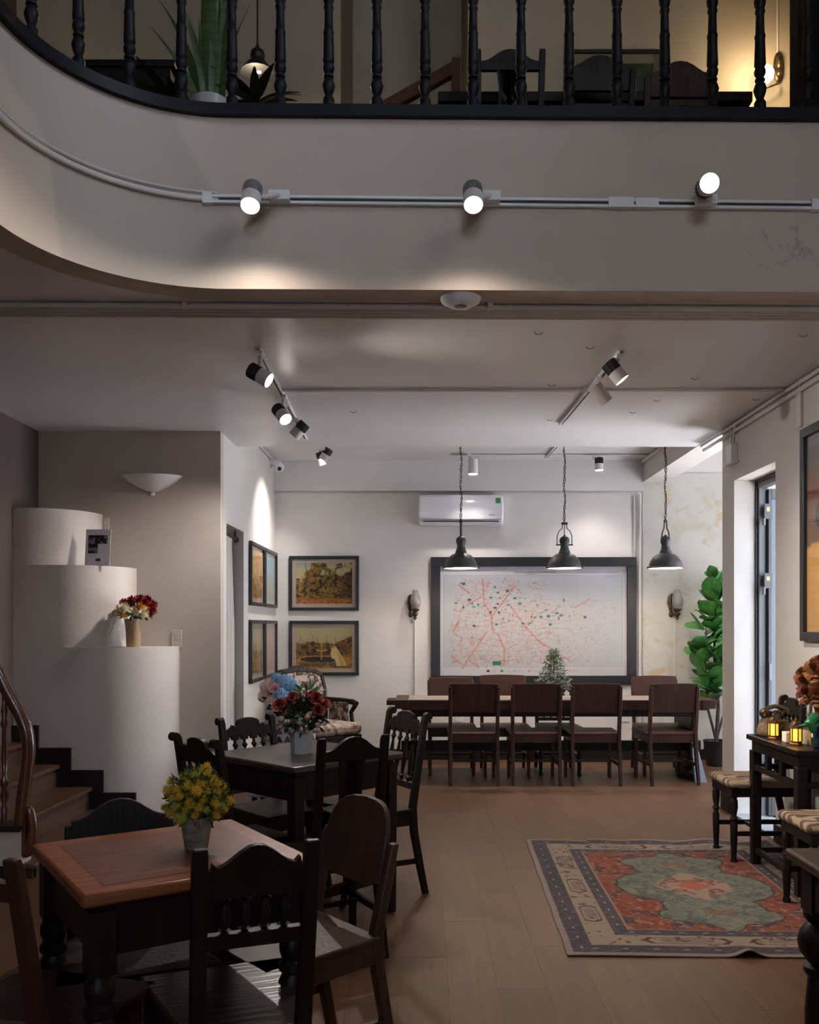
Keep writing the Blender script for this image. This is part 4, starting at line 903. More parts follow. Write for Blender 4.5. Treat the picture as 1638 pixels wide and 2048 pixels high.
# ================================================================ TABLES
def sq_table(name, label, c, rz, side, H, top, leg, inlay=None, group=None, m_leg=m_dark):
    t = thing(name, label, 'table', (c[0], c[1], 0), rz, group); a = side/2
    tp = MB().box(-a, a, -a, a, H-.032, H).build('table_top', top, t, .009)
    if inlay:
        bw = .062
        MB().box(-a+bw, a-bw, -a+bw, a-bw, H-.002, H+.0008).build('inlay', inlay, tp)
    MB().box(-a+.035, a-.035, -a+.035, -a+.06, H-.16, H-.032).box(-a+.035, a-.035, a-.06, a-.035, H-.16, H-.032).box(-a+.035, -a+.06, -a+.06, a-.06, H-.16, H-.032).box(a-.06, a-.035, -a+.06, a-.06, H-.16, H-.032).build('apron', m_leg, t)
    for sx in (-1, 1):
        for sy in (-1, 1):
            x, y = sx*(a-.05), sy*(a-.05)
            if leg == 'turned':
                g = MB().box(x-.032, x+.032, y-.032, y+.032, H-.20, H-.05)
                g.lathe([(.02, 0), (.03, .02), (.026, .06), (.034, .10), (.028, .14), (.036, .22), (.037, .30), (.03, .36), (.038, .375), (.038, .39), (.026, .40), (.037, .425), (.039, .45), (.028, .475), (.038, .485), (.038, .50), (.028, .51), (.036, .535), (.036, .555), (.03, .565), (.03, H-.20)], (x, y, 0), 18)
            else: g = MB().sweep([(x, y, 0, .05, .05), (x, y, H-.05, .058, .058)])
            g.build('leg', m_leg, t, .004 if leg != 'turned' else 0)
    if leg != 'turned':
        for s_ in (-1, 1): MB().box(-a+.06, a-.06, s_*(a-.05)-.018, s_*(a-.05)+.018, .16, .20).build('stretcher', m_leg, t)
    return t
sq_table('dining_table', 'red-brown wooden cafe table with turned legs and the yellow flower pot', (-.70, 2.47), radians(34), .60, .78, m_top_ed, 'turned', m_top_in)
sq_table('dining_table', 'square dark wooden cafe table with the red flower arrangement', (-.585, 4.385), radians(47), .68, .78, m_ttdark, 'square')
# table cut by the lower right corner
t = thing('side_table', 'dark table with bulbous turned legs at the lower right corner', 'table', (1.44, 2.25, 0))
MB().box(-.39, .39, -.38, .38, .72, .75).build('table_top', m_brown, t, .008); MB().box(-.35, .35, -.34, .34, .60, .72).build('apron', m_dark, t)
for sx in (-1, 1):
    for sy in (-1, 1):
        MB().box(sx*.32-.036, sx*.32+.036, sy*.31-.036, sy*.31+.036, .585, .72).lathe([(.03, 0), (.04, .02), (.028, .05), (.036, .08), (.038, .30), (.030, .40), (.042, .415), (.042, .43), (.028, .44), (.052, .47), (.058, .50), (.050, .53), (.030, .555), (.042, .57), (.042, .585)], (sx*.32, sy*.31, 0), 18).build('leg', m_dark, t)
# console table
t = thing('console_table', 'narrow dark console table against the door-side wall holding lanterns and roses', 'table', (2.075, 4.94, 0))
MB().box(-.185, .185, -.36, .36, .73, .76).build('table_top', m_dark, t, .005); MB().box(-.16, .16, -.335, .335, .665, .73).build('apron', m_dark, t, .004)
for sx in (-1, 1):
    for sy in (-1, 1): MB().sweep([(sx*.145, sy*.315, 0, .05, .05), (sx*.145, sy*.315, .67, .055, .055)]).build('leg', m_dark, t, .004)
MB().box(-.165, -.14, -.29, .29, .56, .59).build('lattice_rail', m_dark, t); MB().box(.14, .165, -.29, .29, .56, .59).build('lattice_rail', m_dark, t)
for y in (-.1, .1): MB().box(-.165, -.14, y-.02, y+.02, .59, .665).build('lattice_block', m_dark, t)
MB().box(-.16, -.13, -.29, .29, .075, .105).build('foot_rail', m_dark, t); MB().box(.13, .16, -.29, .29, .075, .105).build('foot_rail', m_dark, t)
for s_ in (-1, 1): MB().box(-.13, .13, s_*.315-.015, s_*.315+.015, .075, .105).build('foot_rail', m_dark, t); MB().box(-.13, .13, s_*.315-.012, s_*.315+.012, .56, .59).build('lattice_rail', m_dark, t)
# long table
LX0, LX1, LD0, LD1, LZ = -.27, 2.60, 8.06, 8.62, .725
t = thing('long_table', 'long dark trestle table with weathered plank top under the framed map', 'table', ((LX0+LX1)/2, (LD0+LD1)/2, 0)); hx = (LX1-LX0)/2; hy = (LD1-LD0)/2
for k in range(4):
    y0 = -hy+.045+k*(2*hy-.09)/4; MB().box(-hx+.06, hx-.06, y0+.001, y0+(2*hy-.09)/4-.001, LZ-.028, LZ+.002).build('plank', m_long, t, .002)
MB().box(-hx+.06, hx-.06, -hy, -hy+.045, LZ-.09, LZ).box(-hx+.06, hx-.06, hy-.045, hy, LZ-.09, LZ).build('side_rail', m_mahog, t, .004)
for s_ in (-1, 1):
    MB().box(s_*(hx-.06)-.06, s_*(hx-.06)+.06, -hy-.02, hy+.02, LZ-.075, LZ+.004).build('end_board', m_mahog, t, .004)
    for q in (-.55, -.15, .25): MB().box(s_*(hx+.03)-.05, s_*(hx+.03)+.05, hy*q, hy*q+.06, LZ-.055, LZ-.01).build('tenon', m_mahog, t, .003)
    MB().prism([(-.26, LZ-.075), (.26, LZ-.075), (.17, .30), (.13, .07), (-.13, .07), (-.17, .30)], s_*(hx-.17)-.03, s_*(hx-.17)+.03, 'yz').build('trestle', m_dark, t, .005)
    MB().box(s_*(hx-.17)-.04, s_*(hx-.17)+.04, -.27, .27, 0, .07).build('foot', m_dark, t, .005)
MB().box(-hx+.05, hx-.05, -.025, .025, .24, .33).build('beam', m_dark, t, .004); MB().box(-hx+.2, hx-.2, -.24, -.20, LZ-.15, LZ-.075).build('apron', m_dark, t)
# ================================================================ ON THE TABLES
q = Vector((P(400, 1690, 2.47).x, 2.47, .78))
t = thing('yellow_flower_pot', 'yellow-green flower bush in a weathered grey pot on the red-brown table', 'flowers', (-.635, 2.50, .7812))
MB().lathe([(.030, 0), (.032, .003), (.041, .062), (.045, .064), (.047, .088), (.041, .088), (.040, .075)], n=24).build('pot', MN('pot_weathered', [(.35, (.085, .065, .05)), (.5, (.17, .145, .115)), (.7, (.25, .225, .185))], 18, (1, 1, 3), rough=.85, bump=(60, .3)), t)
m_yel = MN('bloom_yellow', [(.3, (.42, .24, .015)), (.7, (.62, .40, .03))], 3, rough=.8); m_yg = MN('bloom_lime', [(.3, (.26, .26, .03)), (.7, (.46, .42, .05))], 3, rough=.8)
def puff(name, m, n_=70):
    g = MB(); rr = random.Random(name)
    for i in range(n_):
        z = 1-1.75*(i+.5)/n_; a = i*2.39996; s_ = math.sqrt(max(0, 1-z*z)); d = Vector((s_*cos(a), s_*sin(a), z)); e1 = d.orthogonal().normalized(); e2 = d.cross(e1); r = rr.uniform(.8, 1.25); ww = .13
        g.add([d*.4+e1*ww, d*.4-e1*ww*.5+e2*ww*.87, d*.4-e1*ww*.5-e2*ww*.87, d*r], [(0, 1, 3), (1, 2, 3), (2, 0, 3)], False)
    g.sph((0, 0, 0), .5, 8, 6); return g.mesh(name, m)
pf = [puff('yellow_puff', m_yel), puff('lime_puff', m_yg)]
m_fol = MN('bush_green', [(.3, (.018, .04, .010)), (.7, (.06, .10, .02))], 30, rough=.7)
foliage(t, (0, 0, .135), (.098, .098, .095), 950, m_fol, .026, .004, 2, inner=.3)
rr = random.Random(12)
for i in range(64):
    z = 1-1.55*(i+.5)/64; a = i*2.39996; s_ = math.sqrt(max(0, 1-z*z)); d = Vector((s_*cos(a), s_*sin(a), z))
    r = rr.uniform(.74, 1.18); hz = .085 if z > 0 else .06
    put(t, pf[0 if rr.random() < .6 else 1], (d.x*.076*r, d.y*.076*r, .128+d.z*hz*r), rr.uniform(.012, .021), d+Vector((rr.uniform(-.4, .4), rr.uniform(-.4, .4), .3)))
# red arrangement in grey hexagonal pot
t = thing('red_flower_pot', 'red and pink flower arrangement in a pale grey hexagonal pot on the dark table', 'flowers', (P(603, 1500, 4.36).x, 4.36, .78))
MB().lathe([(.052, 0), (.057, .11), (.05, .11), (.047, .09)], n=6, smooth=False).build('pot', M('pot_pale_grey', (.40, .42, .43), .6), t)
foliage(t, (0, 0, .175), (.125, .11, .09), 420, m_leafd, .05, .010, 5); foliage(t, (.02, 0, .275), (.06, .05, .06), 90, M('fresh_green', (.06, .14, .03), .6), .06, .005, 6, 'grass_sprig')
m_red2 = col2('petal_crimson', (.13, .012, .014), (.24, .03, .03), 2); me_r2 = rose_mesh('red_rose', m_red2); m_pk = col2('petal_pale_pink', (.38, .20, .19), (.55, .36, .33), 2); me_pk = hydr_mesh('pink_ball', m_pk, 1, 30); me_wh = hydr_mesh('white_ball', col2('petal_ivory', (.42, .38, .30), (.55, .50, .42), 2), 1, 30)
for k, (x, z, s_) in enumerate([(-.10, .285, .034), (-.055, .30, .034), (-.015, .285, .03), (-.075, .27, .028), (.075, .315, .036), (.105, .285, .036), (.09, .26, .03), (.0, .265, .03), (.045, .325, .026), (-.035, .325, .026)]): put(t, me_r2, (x, -.06+.03*(k % 3), z-.045), s_, (x*3, -.6, .8), k)
rr = random.Random(5)
for k in range(24):
    a = rr.uniform(-2.9, -.2); r = rr.uniform(.09, .125); put(t, me_pk if k % 5 < 3 else me_wh, (r*cos(a), r*sin(a)*.8, rr.uniform(.115, .20)), rr.uniform(.012, .016), (cos(a), sin(a), .2))
# small frosted fir on the long table
q = P(1106, 1360, 8.3)
t = thing('small_fir_tree', 'little frosted artificial fir in a burlap foot on the long table', 'christmas tree', (q.x, 8.25, LZ+.002))
MB().lathe([(.045, 0), (.055, .02), (.05, .08), (.03, .10)], n=14).build('burlap_foot', MN('burlap', [(.3, (.28, .22, .15)), (.7, (.42, .35, .26))], 60, rough=.95), t)
MB().cyl((0, 0, .08), (0, 0, .44), .008, .003).build('trunk', m_trunk, t)
m_fir = MN('fir_needles', [(.3, (.02, .035, .025)), (.5, (.09, .11, .07)), (.72, (.42, .43, .42))], 22, rough=.8)
rr = random.Random(21); 
for k in range(46):
    u = (k+.5)/46; z = .10+.34*u; L = .165*(1-u)**.8+.02; a = k*2.39996; g = MB(); dirv = Vector((cos(a), sin(a), .12-.25*(1-u))).normalized(); p0 = Vector((0, 0, z))
    g.tube([p0, p0+dirv*L], [.004, .002], 5)
    for j in range(34):
        f_ = rr.uniform(.15, 1); p = p0+dirv*L*f_; d = (dirv*.6+Vector((rr.gauss(0, 1), rr.gauss(0, 1), rr.gauss(0, 1))).normalized()).normalized(); s_ = d.orthogonal().normalized()*.0035; l = rr.uniform(.022, .04)
        g.add([p-s_, p+s_, p+d*l+s_*.6, p+d*l-s_*.6], [(0, 1, 2, 3)])
    g.build('branch', m_fir, t)
for k in range(12): a = rr.uniform(0, 6.28); u = rr.random()*.6; r = .15*(1-u); MB().sph((r*cos(a), r*sin(a)-.01, .12+.3*u), .008, 8, 6).build('berry', m_red, t)
# ================================================================ BACK WALL
# framed map
im = Img(420, 262, (.75, .74, .755)); W_, H_ = 420, 262
nz = im.noise(6, 4, 2); im.mask((nz*.5), (.74, .75, .77)); im.rect(.02, .085, .975, .915, (.69, .70, .72), .8)
im.mask(((im.X > .03) & (im.X < .97) & (im.Y > .085) & (im.Y < .91))*im.noise(9, 6, 9), (.66, .69, .71), .35)
for a, b_, c_, d_ in ((.02, .085, .975, .085), (.02, .915, .975, .915), (.02, .085, .02, .915), (.975, .085, .975, .915)): im.line(a, b_, c_, d_, .0012, (.55, .56, .58), .8)
R_ = np.random.RandomState(4); red = (.68, .37, .31); sal = (.73, .55, .51); org = (.70, .43, .32)
def inside(x, y):      # town area of the map
    return y > .10+.55*max(0, x-.45)**1.3 and y < .905 and x > .045+.15*max(0, .55-y) and x < .93 and not (x > .55 and y < .28+.1*(x-.55))
def dens(x, y): return max(.06, 1.15-1.25*abs(x-.30)**1.1-.55*max(0, x-.55))*(.55+.6*y)
cnt = 0
while cnt < 2600:
    x, y = R_.rand(), R_.rand()
    if not inside(x, y) or R_.rand() > dens(x, y): continue
    cnt += 1; base = .25*sin(5*x)+.4*cos(4*y); a = base+(pi/2 if R_.rand() < .35 else 0)+R_.normal(0, .12); L = R_.uniform(.008, .035)
    im.line(x, y, x+L*cos(a), y+L*sin(a)*1.6, R_.uniform(.0007, .0016), [sal, red, org, (.62, .60, .60)][R_.choice(4, p=[.48, .2, .14, .18])], R_.uniform(.3, .75)*(1 if x < .6 else .6))
def road(pts, wd, c=red, al=.9):
    for (x0, y0), (x1, y1) in zip(pts[:-1], pts[1:]):
        im.line(x0, y0, x1, y1, wd*.62, c, al)
    for (x0, y0), (x1, y1) in zip(pts[:-1], pts[1:]): im.line(x0, y0, x1, y1, wd*.22, (.78, .66, .63), .8)
for pts, wd in (([(.10, .17), (.155, .245)], .006), ([(.228, .115), (.235, .33), (.275, .46)], .005), ([(.275, .46), (.335, .33), (.40, .18)], .006), ([(.275, .46), (.28, .58)], .006), ([(.25, .60), (.17, .80), (.12, .93)], .0055), ([(.31, .62), (.345, .76), (.34, .91)], .006), ([(.37, .35), (.46, .56), (.53, .69), (.60, .76), (.70, .87)], .005), ([(.14, .36), (.22, .28)], .005), ([(.52, .58), (.55, .56), (.69, .57), (.72, .63)], .002), ([(.60, .43), (.64, .36)], .004), ([(.46, .56), (.53, .43), (.56, .41)], .0025), ([(.06, .82), (.12, .90)], .004), ([(.16, .87), (.21, .92)], .004), ([(.10, .50), (.07, .60)], .006), ([(.72, .38), (.80, .30)], .004)): road(pts, wd)
for k in range(75):
    x, y = R_.uniform(.08, .8), R_.uniform(.12, .55)
    if inside(x, y) and R_.rand() < (1.1-x): im.ell(x, y, R_.uniform(.003, .011), R_.uniform(.004, .014), [(.13, .40, .34), (.24, .48, .38), (.15, .25, .18)][k % 3], .85)
for k in range(230):
    x, y = R_.uniform(.05, .85), R_.uniform(.12, .88)
    if inside(x, y) and R_.rand() < 1.05-x: a = R_.choice([0, .7, -.7]); L = R_.uniform(.004, .014); im.line(x, y, x+L*cos(a), y+L*sin(a), .0012, (.30, .22, .18), .65)
im.rect(.28, .865, .325, .905, (.17, .40, .30), .9)
for x, c in ((.25, (.15, .12, .11)), (.325, (.18, .50, .42)), (.39, (.50, .70, .68)), (.47, (.86, .55, .38)), (.69, (.80, .66, .45))):
    im.rect(x, .945, x+.014, .966, c)
    for k in range(3): im.line(x+.02, .948+.009*k, x+.02+.04*R_.uniform(.6, 1), .948+.009*k, .0007, (.55, .54, .54), .8)
x = .40
while x < .60: L = R_.uniform(.006, .018); im.line(x, .055, x+L, .055, .0022, (.40, .36, .38), .85); x += L+.005
for k in range(2): im.line(.46, .072, .505, .072, .001, (.5, .48, .5), .8); im.line(.905, .05+.015*k, .955, .05+.015*k, .001, (.6, .58, .6), .8)
im.line(.36, .927, .53, .927, .0008, (.55, .5, .5), .8)
for k in range(14): u = k/13; im.line(.62+.03*u, .66+.02*k, .95, .62+.02*k+.02*sin(k), .0009, (.68, .68, .72), .4)
ct = P(1067.5, 1242, DB-.03)
pic('framed_map', 'large framed city map with red streets above the long table', im, 2.13, 1.325, .095, (ct.x, DB-.002, ct.z), 0, depth=.04, cat='map')
# two landscape prints
def landscape(kind):
    im = Img(210, 164, (.66, .60, .55)); n1 = im.noise(7, 6, 11+kind, 5); n2 = im.noise(24, 19, 31+kind, 4); n3 = im.noise(60, 48, 41+kind, 2); bx = (im.X > .06) & (im.X < .94) & (im.Y > .08) & (im.Y < .92)
    bxf = bx.astype(float); sm = lambda v, a, b_: np.clip((v-a)/(b_-a), 0, 1)
    if kind == 0:
        im.mask(bxf, (.66, .61, .44)); im.mask(bxf*sm(im.Y, .2, .09)*sm(im.X, .75, .3), (.42, .56, .62), .9)
        d = n1*.9+.35*np.abs(im.X-.42)+.45*sm(im.Y, .2, .75)-.25*np.exp(-((im.X-.12)/.1)**2)*(im.Y < .4); tr = bxf*sm(d, .50, .60)
        im.mask(tr, (.27, .19, .09)); im.mask(tr*sm(n2, .42, .66), (.52, .40, .16), .9); im.mask(tr*sm(n3, .52, .75), (.60, .50, .26), .55); im.mask(tr*sm(n2, .42, .28), (.12, .08, .05), .9); im.mask(tr*sm(im.X, .72, .95), (.16, .10, .06), .6)
        im.mask(bxf*sm(im.Y, .79, .83), (.62, .38, .16)); im.mask(bxf*sm(im.Y, .79, .83)*sm(n2, .5, .62), (.34, .19, .09), .8)
        for a in ((.27, .84, .25, .42, .013), (.25, .44, .20, .10, .007), (.26, .44, .31, .09, .008), (.25, .55, .16, .36, .004), (.30, .3, .36, .16, .003)): im.line(*a, (.45, .31, .14))
        im.mask(bxf*np.exp(-((im.X-.14)/.09)**2-((im.Y-.68)/.13)**2)*sm(n2, .35, .55), (.58, .43, .17), .9)
    else:
        im.mask(bxf, (.64, .59, .44)); d = n1*.6+.9*sm(im.Y, .22, .55)+.35*sm(im.X, .7, .95); tr = bxf*sm(d, .72, .86); im.mask(tr, (.30, .20, .11)); im.mask(tr*sm(n2, .45, .68), (.52, .38, .19), .85); im.mask(tr*sm(n2, .42, .28), (.14, .09, .06), .9)
        for k in range(14):
            x = .10+.06*k+.02*sin(k*3); im.line(x, .52, x+.03*cos(k*2), .22+.07*(k % 4), .003, (.36, .25, .13), .8); im.line(x+.01, .40, x+.045*cos(k*5), .28+.05*(k % 3), .002, (.36, .25, .13), .7)
        im.mask(bxf*sm(im.Y, .64, .69), (.60, .42, .21)); im.mask(bxf*sm(im.Y, .64, .69)*sm(n2, .48, .62), (.38, .25, .12), .7)
        im.ell(.42, .75, .34, .09, (.66, .50, .28)); im.ell(.42, .735, .30, .06, (.22, .17, .12)); im.rect(.12, .78, .68, .87, (.28, .25, .19), .9); im.mask(((im.X > .12) & (im.X < .68) & (im.Y > .78) & (im.Y < .87))*sm(n3, .5, .6), (.50, .42, .27), .8)
        im.line(.46, .40, .46, .73, .010, (.66, .51, .27)); im.ell(.46, .54, .09, .03, (.70, .54, .28)); im.ell(.46, .53, .075, .012, (.30, .22, .13)); im.line(.46, .29, .46, .42, .006, (.74, .64, .40))
        im.poly([(.62, .50), (.645, .45), (.675, .45), (.72, .54), (.78, .67), (.85, .84), (.83, .885), (.70, .89), (.67, .74), (.62, .71), (.60, .62)], (.74, .64, .43)); im.ell(.652, .475, .025, .032, (.62, .47, .30)); im.poly([(.70, .56), (.74, .62), (.83, .87), (.76, .88)], (.62, .51, .32), .7); im.ell(.74, .885, .10, .015, (.20, .12, .06), .7)
    return im
for kind, py0, py1, lab in ((0, 1112, 1221, 'framed sepia print of a park with tall trees on the back wall'), (1, 1241, 1351, 'framed sepia print of a fountain with a robed figure on the back wall')):
    c = P(648, (py0+py1)/2, DB-.02); pic('framed_print', lab, landscape(kind), .725, .567, .032, (c.x, DB-.002, c.z), 0, group='prints on the back wall')
# four prints on the side wall
def spires(kind):
    im = Img(70, 90, (.66, .61, .58)); bx = (im.X > .05) & (im.X < .95) & (im.Y > .04) & (im.Y < .93); n1 = im.noise(9, 12, 50+kind, 4)
    im.mask(bx.astype(float), [(.68, .56, .38), (.46, .58, .60), (.62, .58, .50), (.66, .55, .50)][kind])
    for k in range(6): x = .15+.14*k; im.poly([(x-.09, .9), (x, .25+.18*((k*kind+k) % 3)), (x+.09, .9)], [(.48, .32, .14), (.60, .54, .42), (.42, .30, .14), (.60, .46, .40)][kind], .7)
    im.mask((bx & (im.Y > .5) & (n1 > .52)).astype(float), [(.40, .26, .10), (.58, .52, .40), (.44, .36, .14), (.62, .5, .44)][kind], .7)
    return im
for k, (d0, d1, z0, z1, lab) in enumerate(((7.95, 8.63, 1.575, 2.145, 'framed brown print on the side wall, upper one beside the curtain'), (8.66, 9.34, 1.575, 2.145, 'framed blue-toned print on the side wall, upper one in the corner'), (7.95, 8.63, .88, 1.445, 'framed brown and green print on the side wall, lower one beside the curtain'), (8.66, 9.34, .88, 1.445, 'framed pinkish print on the side wall, lower one in the corner'))):
    pic('framed_print', lab, spires(k), d1-d0, z1-z0, .032, (XP+.002, (d0+d1)/2, (z0+z1)/2), pi/2, group='prints on the side wall')
# large picture on the door-side wall
im = Img(80, 60, (.42, .33, .28)); im.rect(0, .28, 1, .34, (.34, .20, .15)); im.rect(0, .0, 1, .18, (.40, .38, .38)); im.ell(.12, .85, .3, .3, (.72, .55, .32)); im.ell(.30, .42, .2, .12, (.22, .20, .18))
q0 = P(1614, 848, 5.26); pic('framed_picture', 'large dark-framed picture on the door-side wall above the roses', im, 1.35, 1.26, .055, (XR-.002, 5.38-.675, 1.935), -pi/2)
# air conditioner
c = P(921.5, 1020, DB-.12)
t = thing('air_conditioner', 'white split air conditioner mounted on the back wall', 'air conditioner', (c.x, DB, c.z))
prf = [(0, -.16), (-.14, -.16), (-.19, -.135), (-.215, -.09), (-.22, -.02), (-.215, .11), (-.19, .145), (-.15, .155), (0, .155)]
m_ac = M('ac_white', (.70, .70, .74), .18, coat=.4)
MB().prism(prf, -.435, .435, 'yz').build('body', m_ac, t, .02)
MB().box(-.40, .40, -.219, -.205, -.108, -.104).build('panel_seam', m_grey, t); MB().hexa([(-.385, -.200, -.130), (.385, -.200, -.130), (-.385, -.19, -.130), (.385, -.19, -.130), (-.385, -.2135, -.122), (.385, -.2135, -.122), (-.385, -.19, -.122), (.385, -.19, -.122)]).build('louvre_slot', m_fin, t)
MB().box(.352, .40, -.2235, -.215, .055, .11).build('energy_label', M('label_green', (.03, .25, .07), .5), t)
MB().box(.352, .40, -.2237, -.215, .045, .055).box(.352, .40, -.2237, -.215, .11, .118).build('label_margin', m_white, t)
bt = bpy.data.curves.new('logo', 'FONT'); bt.body = 'Casper'; bt.size = .024; bt.extrude = .0005; bt.align_x = 'CENTER'
bo = bpy.data.objects.new('logo_curve', bt); COL.objects.link(bo); bpy.context.view_layer.update(); lme = bpy.data.meshes.new_from_object(bo); bpy.data.objects.remove(bo); lme.materials.clear(); lme.materials.append(m_grey)
bo = obj('logo', lme, t); bo.location = (.315, -.2225, -.068); bo.rotation_euler = (pi/2, 0, 0); bo['kind'] = 'stuff'
# pendants
def pendant(kind, px, label):
    D = 8.30; q = P(px, 1137, D); t = thing('pendant_lamp', label, 'lamp', (q.x, D, q.z), 0, 'pendant lamps over the long table')
    m = M('pendant_grey', (.030, .031, .032), .5)
    MB().lathe([(.160, .0), (.162, .012), (.152, .018), (.149, .035), (.138, .068), (.115, .103), (.085, .126), (.055, .139), (.052, .15), (.052, .158)], n=32, cap=False).build('lamp_shade', m, t)
    MB().lathe([(.154, .004), (.146, .035), (.133, .066), (.110, .098), (.08, .121), (.03, .130), (.001, .131)], n=32, cap=False).build('shade_lining', m_inner, t)
    MB().lathe([(.054, .150), (.046, .165), (.044, .172), (.037, .20), (.035, .215), (.043, .235), (.047, .255), (.045, .275), (.030, .290), (.012, .298), (.010, .31)], n=24).build('neck', m, t)
    MB().sph((0, 0, .085), (.028, .028, .034), 14, 10).build('bulb', m_glow_w, t)
    for s_ in (-1, 1): MB().sph((s_*.163, 0, .008), .010, 8, 6).build('rim_screw', m, t)
    if kind == 0: MB().lathe([(.011, .30), (.011, .42), (.016, .425), (.016, .44), (.008, .455)], n=12).build('stem', m, t); z0 = .45
    elif kind == 1:
        for s_ in (-1, 1): MB().tube([(s_*.068, 0, .215), (s_*.068, 0, .30), (s_*.05, 0, .345), (s_*.022, 0, .37), (s_*.018, 0, .41)], .0045, 6).build('yoke_arm', m, t)
        MB().box(-.078, .078, -.006, .006, .212, .224).build('yoke_bar', m, t); MB().cyl((0, 0, .3), (0, 0, .41), .0045, n=6).box(-.028, .028, -.012, .012, .405, .425).build('yoke_head', m, t); z0 = .42
    else:
        for s_ in (-1, 1): MB().tube([(s_*.036, 0, .275), (s_*.030, 0, .33), (s_*.014, 0, .37), (s_*.010, 0, .43)], .007, 6).build('yoke_arm', m, t)
        MB().lathe([(.018, .425), (.018, .44), (.008, .455)], n=12).build('yoke_head', m, t); z0 = .45
    g = MB(); ztop = H2-q.z; z = z0; k = 0
    while z < ztop:
        off = .006*sin(k*.5+px); e = 1 if k % 2 else 0; ring = []
        for i in range(8): a = 2*pi*i/8; ring.append((off+(.008*cos(a) if e else 0), 0 if e else .008*cos(a), z+.014+.017*sin(a)))
        g.tube(ring, .0028, 5, closed=True); z += .026; k += 1
    g.build('chain', m_iron, t); MB().tube([(.009*sin(j*.9), .006*cos(j*.9), z0+(ztop-z0)*j/30) for j in range(31)], .0025, 5).build('cord', m_iron, t)
    lamp('POINT', 'pendant_bulb_light', (q.x, D, q.z+.046), 3.4, (1, .82, .6), .03)
    return t
pendant(0, 922, 'dark dome pendant lamp on a straight stem in front of the air conditioner'); pendant(1, 1129, 'dark dome pendant lamp with a wide wire yoke, middle of three'); pendant(2, 1331, 'dark dome pendant lamp with a narrow yoke before the stained wall')
# oil-lamp style wall lamps
def oil_lamp(px, label):
    q = P(px, 1240, DB-.06); t = thing('oil_wall_lamp', label, 'lamp', (q.x, DB-.012, q.z), 0, 'oil-lamp style wall lights')
    MB().lathe([(.004, -.0), (.012, .01), (.022, .022), (.012, .035), (.03, .05), (.032, .07), (.02, .085), (.042, .10), (.045, .112), (.02, .116)], (0.012, -.07, 0), 14).build('burner', m_brass, t)
    MB().lathe([(.028, .116), (.05, .15), (.058, .19), (.05, .235), (.034, .27), (.030, .31), (.027, .31), (.03, .27), (.046, .235), (.053, .19), (.046, .15), (.024, .118)], (.014, -.07, 0), 18, cap=False).build('chimney', m_glassy, t)
    MB().tube([(-.03, -.005, .06), (-.045, -.02, .12), (-.055, -.02, .18), (-.048, -.02, .24), (-.03, -.015, .265)], [.018, .016, .022, .02, .01], 10).build('reflector_arm', m_brass, t)
    MB().tube([(-.035, -.01, .07), (-.02, -.04, .05), (0, -.06, .05)], .008, 8).sph((-.035, -.008, .06), (.025, .014, .035), 10, 6).build('bracket', m_brass, t)
    MB().cyl((.012, -.004, -1.05), (.008, -.004, .01), .008, n=8).build('cable', m_cond, t)
oil_lamp(828, 'brass oil-lamp style wall light beside the framed map'); oil_lamp(1351, 'brass oil-lamp style wall light on the stained alcove wall')
for px_, py_, lab in ((918, 1437, 'white wall socket under the map near the first chair'), (1250, 1436, 'white wall socket under the map near the corner conduit')): switch(lab, P(px_, py_, DB-.001), .08, .08, 2, m=m_white)
# curtain in the doorway
g = MB(); vs = []; n_ = 60; XC = XP-.05
for zz in (.04, .7, 1.4, 2.05, 2.12):
    for k in range(n_+1):
        u = k/n_; am = .020 if zz < 2 else .014; vs.append((XC+am*sin(u*30)+.006*sin(u*11+zz), 7.09+.50*u*(.82 if zz > 1.5 else 1.), zz))
g.add(vs, [(j*(n_+1)+k, j*(n_+1)+k+1, (j+1)*(n_+1)+k+1, (j+1)*(n_+1)+k) for j in range(4) for k in range(n_)], True)
t = thing('curtain', 'pale cream curtain hanging in the side doorway', 'curtain', (0, 0, 0)); g.build('cloth', M('curtain_cloth', (.52, .48, .43), .85), t)
MB().cyl((XC, 7.08, 2.13), (XC, 7.73, 2.13), .011, n=10).build('rod', m_iron, t); MB().box(XC-.005, XC+.005, 7.62, 7.65, 2.10, 2.198).build('bracket', m_iron, t); MB().sph((XC, 7.70, 2.13), .02, 10, 6).build('finial', m_iron, t)
# ================================================================ RUG
RW, RL = 1.57, 2.04
im = Img(300, 380, (.52, .45, .42)); x_ = im.X*RW; y_ = im.Y*RL     # y runs from the far edge to the near edge
ed = np.minimum(np.minimum(x_, RW-x_), np.minimum(y_, RL-y_)); n1 = im.noise(60, 76, 1, 2); n2 = im.noise(30, 38, 2, 3); n3 = im.noise(12, 16, 3, 3); R_ = np.random.RandomState(9)
im.mask((ed > .03).astype(float), (.26, .24, .26)); im.mask((ed > .12).astype(float), (.56, .49, .42)); im.mask((ed > .245).astype(float), (.27, .25, .27)); im.mask((ed > .315).astype(float), (.58, .45, .38)); im.mask((ed > .323).astype(float), (.50, .26, .20))
def band(lo, hi): return ((ed > lo) & (ed < hi)).astype(float)
im.mask(band(.323, 2)*(n2 > .60), (.24, .20, .24), .75); im.mask(band(.323, 2)*(n1 > .68), (.58, .48, .40), .7); im.mask(band(.323, 2)*(n2 < .34), (.40, .18, .14), .6)
